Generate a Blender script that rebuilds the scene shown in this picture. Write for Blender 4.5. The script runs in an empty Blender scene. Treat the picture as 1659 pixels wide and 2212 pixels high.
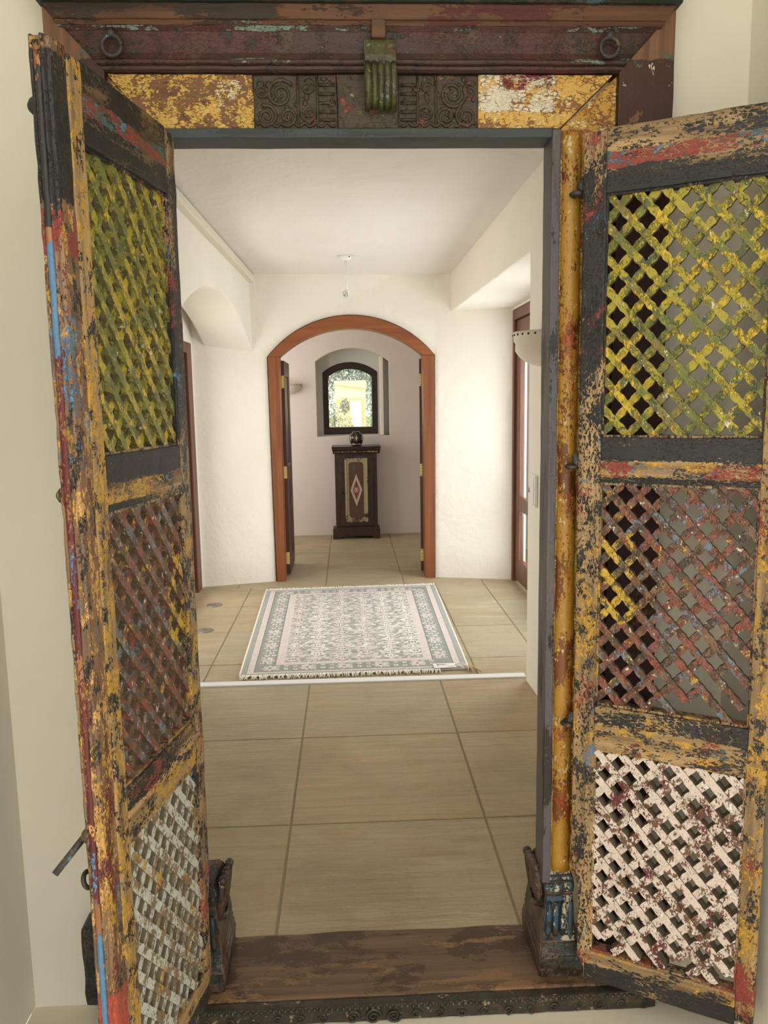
import bpy, bmesh, math, random
import numpy as np
from mathutils import Vector, Matrix, noise as mnoise
from statistics import NormalDist
random.seed(7)
PI = math.pi
S = bpy.context.scene
COL = S.collection
# ------------------------------------------------------------------ camera, sky, lights, exposure
cam = bpy.data.objects.new('camera', bpy.data.cameras.new('camera'))
COL.objects.link(cam)
cam.data.sensor_fit = 'VERTICAL'; cam.data.sensor_height = 32.0
cam.data.lens = 1714.0 / 2212.0 * 32.0
cam.data.clip_start = 0.02; cam.data.clip_end = 300
_p = np.array([829.5, 1106.0]); _f = 1714.0
def _d(x, y):
    v = np.array([x - _p[0], -(y - _p[1]), _f]); return v / np.linalg.norm(v)
_Y = _d(751, 866); _D = _d(1021, 13290); _D = _D - _Y * (_D @ _Y); _D /= np.linalg.norm(_D)
_Z = -_D; _X = np.cross(_Y, _Z); _X = _X if _X[0] > 0 else -_X
_R = np.stack([_X, _Y, _Z])
cam.matrix_world = Matrix(((_R[0, 0], _R[0, 1], -_R[0, 2], 0), (_R[1, 0], _R[1, 1], -_R[1, 2], 0),
                           (_R[2, 0], _R[2, 1], -_R[2, 2], 1.45), (0, 0, 0, 1)))
S.camera = cam
W = bpy.data.worlds.new('sky'); S.world = W; W.use_nodes = True
wn = W.node_tree.nodes; wl = W.node_tree.links
bg = wn['Background']
sky = wn.new('ShaderNodeTexSky'); sky.sky_type = 'NISHITA'; sky.sun_disc = False
sky.sun_elevation = math.radians(48); sky.sun_rotation = math.radians(200); sky.air_density = 1.0; sky.dust_density = 2.5
mixw = wn.new('ShaderNodeMix'); mixw.data_type = 'RGBA'
mixw.inputs[0].default_value = 0.8
mixw.inputs[7].default_value = (6.0, 5.75, 5.2, 1)
wl.new(sky.outputs[0], mixw.inputs[6]); wl.new(mixw.outputs[2], bg.inputs[0])
bg.inputs[1].default_value = 0.36
def lamp(name, kind, loc, rot, energy, color=(1, 1, 1), size=None):
    l = bpy.data.lights.new(name, kind); l.energy = energy; l.color = color
    if kind == 'AREA':
        l.shape = 'RECTANGLE'; l.size, l.size_y = size
    else:
        l.angle = math.radians(1.0)
    o = bpy.data.objects.new(name, l); COL.objects.link(o); o.location = loc; o.rotation_euler = rot
    return o
lamp('sun', 'SUN', (-6, -3, 9), tuple(Vector((.75, .42, -.80)).to_track_quat('-Z', 'Y').to_euler()), 5.5, (1.0, .95, .86))
# daylight falling through the two glazed doors, then an added back room fill
lamp('daylight_right', 'AREA', (1.62, 5.1, 1.0), (0, math.radians(86), 0), 52, (.86, .94, 1.0), (1.7, 1.9))
lamp('daylight_left', 'AREA', (-1.75, 5.2, .95), (0, math.radians(-94), 0), 50, (1.0, .97, .92), (1.7, 1.9))
lamp('fill_back', 'AREA', (-1.85, 7.6, 1.5), (0, math.radians(-90), 0), 15, (1.0, .95, .92), (1.1, 1.1))  # unseen fill lamp added to brighten the back room
S.view_settings.view_transform = 'Standard'
S.view_settings.look = 'None'
S.view_settings.exposure = 0.0
S.view_settings.gamma = 1.0
S.view_settings.use_curve_mapping = False

# ------------------------------------------------------------------ colour + material helpers
def lin(c):
    c = c / 255.0
    return c / 12.92 if c <= .04045 else ((c + .055) / 1.055) ** 2.4
def rgb(r, g, b, k=1.0):
    return (lin(r) * k, lin(g) * k, lin(b) * k, 1)
class NT:
    def __init__(s, name):
        s.m = bpy.data.materials.new(name); s.m.use_nodes = True
        s.t = s.m.node_tree; s.n = s.t.nodes; s.l = s.t.links
        s.b = s.n['Principled BSDF']; s.co = None
    def coord(s, kind='Object'):
        if s.co is None: s.co = s.n.new('ShaderNodeTexCoord')
        return s.co.outputs[kind]
    def mapping(s, scale, off=(0, 0, 0), rot=(0, 0, 0), kind='Object'):
        m = s.n.new('ShaderNodeMapping'); m.inputs['Scale'].default_value = scale
        m.inputs['Location'].default_value = off; m.inputs['Rotation'].default_value = rot
        s.l.new(s.coord(kind), m.inputs['Vector']); return m.outputs[0]
    def noise(s, vec, scale=1.0, detail=4.0, rough=.55, dist=0.0):
        n = s.n.new('ShaderNodeTexNoise'); n.inputs['Scale'].default_value = scale
        n.inputs['Detail'].default_value = detail; n.inputs['Roughness'].default_value = rough
        n.inputs['Distortion'].default_value = dist
        s.l.new(vec, n.inputs['Vector']); return n.outputs[0]
    def math(s, op, a, b=None, clamp=False, c=None):
        n = s.n.new('ShaderNodeMath'); n.operation = op; n.use_clamp = clamp
        for i, v in enumerate((a, b, c)):
            if v is None: continue
            if isinstance(v, (int, float)): n.inputs[i].default_value = v
            else: s.l.new(v, n.inputs[i])
        return n.outputs[0]
    def rng(s, v, a, b, c=0.0, d=1.0, smooth=False):
        n = s.n.new('ShaderNodeMapRange'); n.clamp = True
        if smooth: n.interpolation_type = 'SMOOTHSTEP'
        s.l.new(v, n.inputs[0])
        for i, x in enumerate((a, b, c, d)): n.inputs[i + 1].default_value = x
        return n.outputs[0]
    def mix(s, f, a, b):
        n = s.n.new('ShaderNodeMix'); n.data_type = 'RGBA'
        for i, v in ((0, f), (6, a), (7, b)):
            if isinstance(v, (int, float)): n.inputs[i].default_value = v
            elif isinstance(v, tuple): n.inputs[i].default_value = v
            else: s.l.new(v, n.inputs[i])
        return n.outputs[2]
    def bump(s, h, strength=.5, dist=.002):
        n = s.n.new('ShaderNodeBump'); n.inputs['Strength'].default_value = strength
        n.inputs['Distance'].default_value = dist
        s.l.new(h, n.inputs['Height']); s.l.new(n.outputs[0], s.b.inputs['Normal'])
    def col(s, c):
        if isinstance(c, tuple): s.b.inputs['Base Color'].default_value = c
        else: s.l.new(c, s.b.inputs['Base Color'])
    def set(s, **k):
        for a, v in k.items(): s.b.inputs[a.replace('_', ' ')].default_value = v
        return s
def flat(name, c, rough=.6, metal=0.0, k=1.0):
    t = NT(name); t.col(rgb(*c, k)); t.set(Roughness=rough, Metallic=metal)
    return t.m
def plaster(name, c, amp=.5, k=1.0):
    t = NT(name)
    v = t.mapping((1, 1, 1))
    a = t.noise(v, 2.2, 5, .6, .4); b = t.noise(v, 14, 5, .6)
    t.col(t.mix(t.rng(a, .3, .7), rgb(*c, k * .95), rgb(*c, k)))
    h = t.math('ADD', t.math('MULTIPLY', a, 3.0), t.math('MULTIPLY', b, .6))
    t.bump(h, amp, .012); t.set(Roughness=.9)
    t.b.inputs['Specular IOR Level'].default_value = .15
    return t.m
def wood(name, dark, light, grain='z', rough=.5, s=1.0, k=1.0, bump=.25):
    t = NT(name)
    g = {'x': (1.2, 22, 22), 'y': (22, 1.2, 22), 'z': (22, 22, 1.2)}[grain]
    v = t.mapping(tuple(q * s for q in g))
    a = t.noise(v, 1.0, 6, .6, .6); b = t.noise(t.mapping(tuple(q * s * 4 for q in g), (3, 1, 7)), 1.0, 3, .5)
    f = t.math('ADD', t.math('MULTIPLY', a, .7), t.math('MULTIPLY', b, .3))
    t.col(t.mix(t.rng(f, .32, .68), rgb(*dark, k), rgb(*light, k)))
    t.bump(f, bump, .003); t.set(Roughness=rough)
    return t.m
_ND = NormalDist()
_seed = [0]
def paint(name, base=((96, 66, 40), (168, 128, 84)), layers=(), grain='z', rough=.5, bump=.6, chip=.25, crack=0.0, k=1.0):
    """weathered layered paint over bare wood. each layer: (colour, coverage, scale, stretch, regions)"""
    t = NT(name)
    g = {'x': (2, 45, 45), 'y': (45, 2, 45), 'z': (45, 45, 2)}[grain]
    wv = t.noise(t.mapping(g), 1.0, 6, .6, .5)
    c = t.mix(t.rng(wv, .33, .67), rgb(*base[0], k), rgb(*base[1], k))
    fv = {'x': (110, 210, 210), 'y': (210, 110, 210), 'z': (210, 210, 110)}[grain]
    fine = t.noise(t.mapping(fv, (1.3, 2.1, .7)), 1.0, 4, .6)
    sep = None
    height = t.math('MULTIPLY', wv, .5)
    if crack > 0:
        vo = t.n.new('ShaderNodeTexVoronoi'); vo.feature = 'DISTANCE_TO_EDGE'
        gs = {'x': (60, 110, 110), 'y': (110, 60, 110), 'z': (110, 110, 60)}[grain]
        t.l.new(t.mapping(gs, (.3, .9, .2)), vo.inputs['Vector']); vo.inputs['Scale'].default_value = 1.0
        ck = t.rng(vo.outputs['Distance'], 0.0, .07)
    for L in layers:
        colr, cov, sc = L[0], L[1], L[2]
        st = L[3] if len(L) > 3 and L[3] else (1, 1, 1)
        regs = L[4] if len(L) > 4 else ()
        _seed[0] += 1; q = _seed[0]
        v = t.mapping(tuple(sc * x for x in st), (q * 3.17 % 9, q * 7.73 % 11, q * 5.31 % 13))
        n = t.noise(v, 1.0, 6, .62, .35)
        n = t.math('ADD', n, t.math('MULTIPLY', t.math('SUBTRACT', fine, .5), chip * 1.25))
        if crack > 0: n = t.math('ADD', n, t.math('MULTIPLY', t.math('SUBTRACT', ck, 1.0), crack))
        for (ax, lo, hi, soft) in regs:
            if sep is None:
                sep = t.n.new('ShaderNodeSeparateXYZ'); t.l.new(t.coord(), sep.inputs[0])
            o = sep.outputs['XYZ'.index(ax.upper())]
            a = t.rng(o, lo - soft, lo + soft); b = t.rng(o, hi - soft, hi + soft, 1.0, 0.0)
            w = t.math('MINIMUM', a, b)
            n = t.math('ADD', n, t.math('MULTIPLY', t.math('SUBTRACT', w, 1.0), .55))
        thr = .5 - .115 * _ND.inv_cdf(min(max(cov, .01), .99))
        mk = t.rng(n, thr - .012, thr + .012)
        cc = rgb(*colr, k)
        tone = t.mix(t.rng(fine, .3, .7), tuple(x * .82 for x in cc[:3]) + (1,), tuple(min(x * 1.1, 1) for x in cc[:3]) + (1,))
        c = t.mix(mk, c, tone)
        height = t.math('ADD', height, t.math('MULTIPLY', mk, .6))
    t.col(c)
    height = t.math('ADD', height, t.math('MULTIPLY', fine, .6))
    t.bump(height, bump, .0022)
    t.set(Roughness=rough)
    return t.m

# ------------------------------------------------------------------ mesh helpers
def new(): return bmesh.new()
def link(name, bm, mat, parent=None, smooth=False, bevel=0.0, mats=None, recalc=True, seg=2):
    if recalc: bmesh.ops.recalc_face_normals(bm, faces=bm.faces)
    me = bpy.data.meshes.new(name); bm.to_mesh(me); bm.free()
    o = bpy.data.objects.new(name, me); COL.objects.link(o)
    for m in (mats or [mat]): me.materials.append(m)
    if smooth:
        for p in me.polygons: p.use_smooth = True
    if bevel:
        b = o.modifiers.new('bevel', 'BEVEL'); b.width = bevel; b.segments = seg; b.limit_method = 'ANGLE'
        b.angle_limit = math.radians(40)
    if parent: o.parent = parent
    return o
def thing(name, label, cat, loc=(0, 0, 0), rz=0, group=None):
    o = bpy.data.objects.new(name, None); COL.objects.link(o)
    o.empty_display_size = .1
    o.location = loc; o.rotation_euler = (0, 0, rz)
    o['label'] = label; o['category'] = cat
    if group: o['group'] = group
    return o
def tag(o, label, cat, group=None):
    o['label'] = label; o['category'] = cat
    if group: o['group'] = group
    return o
def struct(o): o['kind'] = 'structure'; return o
def box(bm, x0, x1, y0, y1, z0, z1, mi=0):
    v = [bm.verts.new(p) for p in ((x0, y0, z0), (x1, y0, z0), (x1, y1, z0), (x0, y1, z0), (x0, y0, z1), (x1, y0, z1), (x1, y1, z1), (x0, y1, z1))]
    for f in ((0, 3, 2, 1), (4, 5, 6, 7), (0, 1, 5, 4), (1, 2, 6, 5), (2, 3, 7, 6), (3, 0, 4, 7)):
        bm.faces.new([v[i] for i in f]).material_index = mi
    return v
def prism(bm, pts, axis, a, b, mi=0):
    """extrude 2d polygon along axis. x:(y,z) y:(x,z) z:(x,y)"""
    def P(p, t): return {'x': (t, p[0], p[1]), 'y': (p[0], t, p[1]), 'z': (p[0], p[1], t)}[axis]
    A = [bm.verts.new(P(p, a)) for p in pts]; B = [bm.verts.new(P(p, b)) for p in pts]
    bm.faces.new(A).material_index = mi; bm.faces.new(B[::-1]).material_index = mi
    n = len(pts)
    for i in range(n):
        bm.faces.new((A[i], A[(i + 1) % n], B[(i + 1) % n], B[i])).material_index = mi
def cut(bm, axis, vals):
    no = {'x': (1, 0, 0), 'y': (0, 1, 0), 'z': (0, 0, 1)}[axis]
    for v in vals:
        bmesh.ops.bisect_plane(bm, geom=bm.verts[:] + bm.edges[:] + bm.faces[:], plane_co=tuple(v * c for c in no), plane_no=no)
def frange(a, b, st):
    n = max(1, int(abs(b - a) / st)); return [a + (b - a) * i / n for i in range(1, n)]
def jitter(bm, amp, freq, seed=0):
    for v in bm.verts:
        d = mnoise.noise_vector(v.co * freq + Vector((seed, seed * 1.7, seed * .3)))
        v.co += d * amp
def bevel_all(bm, off, seg=2):
    bmesh.ops.bevel(bm, geom=[e for e in bm.edges if e.calc_length() > off * 3], offset=off, segments=seg, affect='EDGES', profile=.6)
def beam(x0, x1, y0, y1, z0, z1, grain='z', bev=.004, step=.03, amp=.0015, freq=18, seed=None):
    """hand-hewn timber: bevelled, subdivided along its grain and slightly uneven"""
    bm = new(); box(bm, x0, x1, y0, y1, z0, z1); bevel_all(bm, bev)
    a, b = {'x': (x0, x1), 'y': (y0, y1), 'z': (z0, z1)}[grain]
    cut(bm, grain, frange(a, b, step))
    jitter(bm, amp, freq, seed if seed is not None else random.random() * 50)
    return bm
def tube(bm, pts, r, n=10, caps=True, mi=0, flat=1.0):
    pts = [Vector(p) for p in pts]; rings = []
    rr = r if isinstance(r, (list, tuple)) else [r] * len(pts)
    t0 = (pts[1] - pts[0]).normalized()
    u = t0.cross(Vector((.13, .31, .94)))
    if u.length < .3: u = t0.cross(Vector((.9, .2, .1)))
    u.normalize()
    for i, p in enumerate(pts):
        t = (pts[min(i + 1, len(pts) - 1)] - pts[max(i - 1, 0)]).normalized()
        u = (u - t * u.dot(t)).normalized(); w = t.cross(u).normalized()
        rings.append([bm.verts.new(p + (u * math.cos(2 * PI * k / n) + w * math.sin(2 * PI * k / n)) * rr[i]) for k in range(n)])
    for a, b in zip(rings[:-1], rings[1:]):
        for k in range(n):
            f = bm.faces.new((a[k], a[(k + 1) % n], b[(k + 1) % n], b[k])); f.material_index = mi; f.smooth = True
    if caps:
        bm.faces.new(rings[0][::-1]).material_index = mi; bm.faces.new(rings[-1]).material_index = mi
def torus(bm, c, R, r, axis='y', n=28, m=10, a0=0, a1=2 * PI):
    pts = []
    for i in range(n + 1):
        a = a0 + (a1 - a0) * i / n
        q = {'y': (math.cos(a) * R, 0, math.sin(a) * R), 'x': (0, math.cos(a) * R, math.sin(a) * R), 'z': (math.cos(a) * R, math.sin(a) * R, 0)}[axis]
        pts.append(tuple(c[k] + q[k] for k in range(3)))
    tube(bm, pts, r, m)
def lathe(bm, prof, c=(0, 0, 0), n=40, a0=0.0, a1=2 * PI, mi=None):
    full = abs(a1 - a0 - 2 * PI) < 1e-6
    k = n if full else n + 1
    rings = []
    for (r, z) in prof:
        rings.append([bm.verts.new((c[0] + r * math.cos(a0 + (a1 - a0) * i / n), c[1] + r * math.sin(a0 + (a1 - a0) * i / n), c[2] + z)) for i in range(k)])
    for j in range(len(rings) - 1):
        for i in range(n):
            a, b = rings[j], rings[j + 1]; i2 = (i + 1) % k
            try:
                f = bm.faces.new((a[i], a[i2], b[i2], b[i])); f.smooth = True
                if mi: f.material_index = mi(j, i)
            except ValueError: pass
    bmesh.ops.remove_doubles(bm, verts=bm.verts[:], dist=1e-5)
def ball(bm, c, r, sx=1, sy=1, sz=1, u=14, v=9):
    bmesh.ops.create_uvsphere(bm, u_segments=u, v_segments=v, radius=r, matrix=Matrix.Translation(c) @ Matrix.Diagonal((sx, sy, sz, 1)))
def arc(cx, hw, zs, rise, n=24):
    """segmental arch points from left spring to right spring"""
    R = (hw * hw + rise * rise) / (2 * rise); zc = zs + rise - R; a = math.asin(min(1, hw / R))
    return [(cx + R * math.sin(-a + 2 * a * i / n), zc + R * math.cos(-a + 2 * a * i / n)) for i in range(n + 1)]

# ------------------------------------------------------------------ materials
M = {}
M['plaster'] = plaster('white_lime_plaster', (238, 232, 219), .75)
M['ceiling'] = plaster('ceiling_plaster', (230, 224, 216), .9)
M['plaster_front'] = plaster('cream_plaster', (236, 231, 216), .18)
M['plaster_mauve'] = plaster('back_room_plaster', (228, 218, 210), .3)
M['niche'] = plaster('niche_plaster', (214, 216, 210), .15)
M['teak'] = wood('teak', (104, 58, 30), (150, 88, 48), 'z', .4)
M['teak_arch'] = wood('teak_arch', (110, 62, 32), (158, 92, 50), 'x', .4, .5)
M['teak_dark'] = wood('dark_stained_wood', (56, 30, 22), (92, 52, 38), 'z', .45)
M['door_red'] = wood('red_brown_wood', (80, 46, 32), (118, 72, 50), 'z', .45)
M['window_dark'] = wood('dark_window_wood', (30, 20, 18), (52, 36, 32), 'z', .5)
M['cream_trim'] = wood('cream_painted_wood', (214, 206, 186), (230, 224, 206), 'y', .5)
M['white_strip'] = plaster('white_strip', (240, 240, 240), .05)
M['brass'] = flat('brass', (226, 198, 120), .4, .35)
M['white_plastic'] = flat('white_plastic', (240, 238, 232), .35)
M['iron'] = paint('blackened_iron', ((46, 44, 44), (70, 66, 64)), [((88, 130, 168), .06, 40), ((120, 90, 50), .15, 60)], 'z', .45, .3)
M['sconce'] = plaster('white_ceramic', (236, 228, 216), .1)
M['hole_dark'] = flat('dark_hole', (70, 60, 50), .9)
M['steel'] = flat('dull_steel', (150, 146, 140), .45, .8)
M['black_paint'] = flat('black', (20, 20, 20), .6)
def glass_mat():
    t = NT('window_glass'); n = t.n; l = t.l
    tr = n.new('ShaderNodeBsdfTransparent'); gl = n.new('ShaderNodeBsdfGlossy'); gl.inputs['Roughness'].default_value = .02
    mx = n.new('ShaderNodeMixShader'); mx.inputs[0].default_value = .05; l.new(tr.outputs[0], mx.inputs[1]); l.new(gl.outputs[0], mx.inputs[2])
    n.remove(t.b); l.new(mx.outputs[0], n['Material Output'].inputs[0]); return t.m
M['glass'] = glass_mat()
def stone_mat():
    t = NT('riven_sandstone')
    geo = t.n.new('ShaderNodeNewGeometry'); rnd = geo.outputs['Random Per Island']
    big = t.noise(t.mapping((1.6, 2.6, 1)), 1.0, 6, .6, 1.2)
    riv = t.noise(t.mapping((3.0, 14, 3), (2, 5, 1)), 1.0, 8, .62, .8)
    fine = t.noise(t.mapping((160, 160, 160)), 1.0, 3, .6)
    c = t.mix(t.rng(big, .3, .7), rgb(168, 150, 116), rgb(212, 194, 158))
    c = t.mix(t.rng(rnd, 0, 1, 0, .7), c, rgb(186, 176, 150))
    wv = t.n.new('ShaderNodeMath'); wv.operation = 'FRACT'; t.l.new(t.math('MULTIPLY', rnd, 7.31), wv.inputs[0])
    c = t.mix(t.rng(wv.outputs[0], .4, 1, 0, .45), c, rgb(196, 164, 116))
    warm = t.noise(t.mapping((4, 7, 4), (8, 1, 3)), 1.0, 5, .6, .5)
    c = t.mix(t.rng(warm, .56, .74, 0, .35), c, rgb(190, 142, 92))
    gry = t.noise(t.mapping((5, 3, 4), (1, 9, 3)), 1.0, 5, .6, .5)
    c = t.mix(t.rng(gry, .55, .75, 0, .4), c, rgb(150, 142, 122))
    vein = t.rng(t.math('ABSOLUTE', t.math('SUBTRACT', riv, .5)), 0, .012, .22, 0)
    c = t.mix(vein, c, rgb(120, 102, 74))
    riv2 = t.noise(t.mapping((2.2, 26, 3), (7, 2, 4)), 1.0, 8, .65, 1.4)
    c = t.mix(t.rng(riv2, .42, .62, 0, .3), c, rgb(158, 144, 112))
    c = t.mix(t.rng(fine, .3, .7, 0, .18), c, rgb(120, 104, 78))
    t.col(c)
    h = t.math('ADD', t.math('MULTIPLY', riv, 1.2), t.math('ADD', t.math('MULTIPLY', big, .8), t.math('MULTIPLY', fine, .05)))
    t.bump(t.math('ADD', h, riv2), .8, .014); t.set(Roughness=.5)
    return t.m
M['stone'] = stone_mat()
M['grout'] = plaster('grout', (150, 138, 112), .2)
M['room_floor'] = wood('cream_floor_boards', (222, 214, 192), (238, 232, 214), 'x', .5, .6)

# ------------------------------------------------------------------ setting: hall shell
def quad_wall(name, pts, mat, thick_dir, t=.12):
    """solid slab: quad pts plus thickness"""
    bm = new(); d = Vector(thick_dir) * t
    A = [bm.verts.new(p) for p in pts]; B = [bm.verts.new(Vector(p) + d) for p in pts]
    n = len(pts); bm.faces.new(A); bm.faces.new(B[::-1])
    for i in range(n): bm.faces.new((A[i], B[i], B[(i + 1) % n], A[(i + 1) % n]))
    return struct(link(name, bm, mat))
def ceil_z(y): return 2.51 - (y - 3.6) * .033
YD = 1.845      # front face of the doorway wall
YB = 2.09       # hall side of the doorway wall
# doorway wall with a rectangular opening behind the carved frame
bm = new()
prism(bm, [(-1.6, -.05), (-.56, -.05), (-.56, 2.2), (.66, 2.2), (.66, -.05), (1.6, -.05), (1.6, 2.95), (-1.6, 2.95)], 'y', YD, YB)
struct(link('wall_front', bm, M['plaster_front']))
# returns of the alcove the doorway sits in
bm = new(); box(bm, -1.05, -.818, -.2, YD + .005, -.05, 2.95); struct(link('wall_front_left', bm, M['plaster_front'], bevel=.006))
bm = new(); box(bm, .908, 1.15, .2, YD + .005, -.05, 2.95); struct(link('wall_front_right', bm, M['plaster_front'], bevel=.006))
bm = new(); box(bm, -1.05, 1.15, -.2, YD + .1, 2.95, 3.05); struct(link('ceiling_front', bm, M['plaster_front']))
bm = new(); box(bm, -.82, .91, -1.2, YD + .1, -.12, -.05)
struct(link('floor_front', bm, M['room_floor']))
# hall floor: riven slabs laid in three bays
def tiles():
    bm = new(); g = .004; rnd = random.Random(3)
    def bay(xs, ys):
        for a, b in zip(xs[:-1], xs[1:]):
            for c, d in zip(ys[:-1], ys[1:]):
                z = rnd.uniform(-.0015, .0)
                box(bm, a + g, b - g, c + g, d - g, -.03, z)
    bay((-1.6, -.909, -.229, .450, 1.13), (2.004, 2.585, 3.30, 3.985))
    bay((-1.6, -.79, -.10, .66, 1.045, 1.75), (4.0, 4.31, 4.95, 5.59, 6.17))
    bay((-1.7, -.9, -.205, .42, 1.05, 1.8), (6.17, 6.72, 7.54, 8.05, 8.75))
    bevel_edges = [e for e in bm.edges if all(v.co.z > -.01 for v in e.verts)]
    bmesh.ops.bevel(bm, geom=bevel_edges, offset=.002, segments=1, affect='EDGES')
    n0 = len(bm.faces)
    box(bm, -1.7, 1.8, 2.0, 8.75, -.08, -.004, 1)
    box(bm, -.9, .9, 1.86, 2.0, -.08, -.046, 1)
    return bm
struct(link('floor', tiles(), None, mats=[M['stone'], M['grout']]))
bm = new(); box(bm, -.9, .905, 3.962, 4.022, -.004, .006); struct(link('trim_1', bm, M['white_strip'], bevel=.002))
# ceiling (slightly sloping)
quad_wall('ceiling', [(-1.05, YB - .05, ceil_z(YB - .05)), (1.1, YB - .05, ceil_z(YB - .05)), (1.1, 6.5, ceil_z(6.5)), (-1.05, 6.5, ceil_z(6.5))], M['ceiling'], (0, 0, 1), .1)
# left wall with a segmental vault over the glazed door recess
def splay(bm, x0, k, y0):
    for v in bm.verts: v.co.x += k * (v.co.y - y0)
KL = .105 / 2.18
bm = new()
ap = arc(5.19, 1.14, 1.85, .305, 28)
prism(bm, [(2.0, -.03), (4.05, -.03)] + ap + [(6.33, -.03)][:0] + [(6.33, 1.85), (6.42, 1.85), (6.42, 2.6), (2.0, 2.6)], 'x', -1.2, -.84)
splay(bm, 0, KL, 4.2)
struct(link('wall_left', bm, M['plaster'], bevel=.012))
# right side: near pier, beam over the recess
KR = -.075 / 2.6
bm = new()
prism(bm, [(2.0, -.03), (3.93, -.03), (3.93, 2.15), (6.42, 2.135), (6.42, 2.6), (2.0, 2.6)], 'x', .895, 1.32)
splay(bm, 0, KR, 3.9)
for v in bm.verts:
    if v.co.x > 1.1: v.co.x = 1.34
struct(link('wall_right', bm, M['plaster'], bevel=.012))
# arch wall between hall and back room
AC = .036
def bend(bm):
    for v in bm.verts:
        e = max(0, abs(v.co.x - AC) - .66)
        v.co.y -= .25 * e if v.co.y < 6.5 else 0
bm = new()
ao = arc(AC, .662, 1.80, .318, 30)
prism(bm, [(-1.26, -.03), (AC - .652, -.03)] + ao + [(AC + .655, -.03), (1.4, -.03), (1.4, 2.6), (-1.26, 2.6)], 'y', 6.38, 6.56)
cut(bm, 'x', (AC - .66, AC + .66))
bend(bm)
struct(link('wall_middle', bm, M['plaster'], bevel=.014, seg=3))
# back room
bm = new()
NX, NB = .057, 1.07
na = arc(NX, .395, 1.87, .137, 18)
half = len(na) // 2
L = [p for p in na[:half + 1]]; Rr = [p for p in na[half:]]
prism(bm, [(-1.8, -.03), (NX, -.03), (NX, NB), (NX - .395, NB)] + L + [(NX, 2.5), (-1.8, 2.5)], 'y', 8.6, 8.86)
prism(bm, [(NX, -.03), (1.8, -.03), (1.8, 2.5), (NX, 2.5)] + Rr + [(NX + .395, NB), (NX, NB)], 'y', 8.6, 8.86)
struct(link('wall_back', bm, M['plaster_mauve'], bevel=0))
bm = new()
prism(bm, [(6.5, -.03), (8.7, -.03), (8.7, 2.5), (6.5, 2.5), (6.5, 2.1), (8.2, 2.1), (8.2, .9), (7.0, .9), (7.0, 2.1), (6.5, 2.1)], 'x', -1.8, -1.7)  # opening added for the back room's fill lamp
struct(link('wall_back_left', bm, M['plaster_mauve']))
bm = new(); box(bm, 1.7, 1.8, 6.5, 8.7, -.03, 2.5); struct(link('wall_back_right', bm, M['plaster_mauve']))
bm = new(); box(bm, -1.8, 1.8, 6.5, 8.86, 2.42, 2.52); struct(link('ceiling_back', bm, M['plaster_mauve']))
# rear skin of the niche with the window opening
bm = new()
wa = arc(.030, .302, 1.76, .112, 18); L = wa[:half + 1]; Rr = wa[half:]
prism(bm, [(-1.8, -.03), (.03, -.03), (.03, 1.083), (.03 - .302, 1.083)] + L + [(.03, 2.5), (-1.8, 2.5)], 'y', 8.86, 8.93)
prism(bm, [(.03, -.03), (1.8, -.03), (1.8, 2.5), (.03, 2.5)] + Rr + [(.332, 1.083), (.03, 1.083)], 'y', 8.86, 8.93)
struct(link('wall_back_outer', bm, M['niche']))
bm = new(); box(bm, .352, .392, 8.74, 8.855, 1.074, 1.925); struct(link('trim_2', bm, M['plaster'], bevel=.006))
# ceiling batten along the left wall
bm = new(); box(bm, -.86, -.795, YB, 6.36, 0, .055); splay(bm, 0, KL, 4.2)
for v in bm.verts: v.co.z += ceil_z(v.co.y) - .062
struct(link('trim_3', bm, M['cream_trim'], bevel=.008))

bm = new(); box(bm, -4.5, -1.36, 3.0, 8.0, 2.45, 2.55); struct(link('sun_block_slab', bm, M['ceiling']))  # unseen slab added outside the left door to block direct sun
# ------------------------------------------------------------------ window at the far end
win = thing('window_1', '', '', (0, 0, 0)); del win['label']; del win['category']; struct(win)
bm = new()
wo = arc(.030, .300, 1.76, .110, 18); wi = arc(.029, .238, 1.715, .082, 18)
outer = [(-.270, 1.085)] + wo + [(.330, 1.085)]; inner = [(-.209, 1.163)] + wi + [(.267, 1.163)]
def ring(bm, outer, inner, y0, y1):
    n = len(outer)
    vs = [[bm.verts.new((p[0], y, p[1])) for p in ps] for ps, y in ((outer, y0), (inner, y0), (inner, y1), (outer, y1))]
    for i in range(n):
        j = (i + 1) % n
        for a in range(4):
            b = (a + 1) % 4
            bm.faces.new((vs[a][i], vs[a][j], vs[b][j], vs[b][i]))
ring(bm, outer, inner, 8.85, 8.91)
fr = link('window_frame', bm, M['window_dark'], win, bevel=.006)
bm = new(); prism(bm, inner, 'y', 8.878, 8.882); link('window_pane', bm, M['glass'], win)

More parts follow.
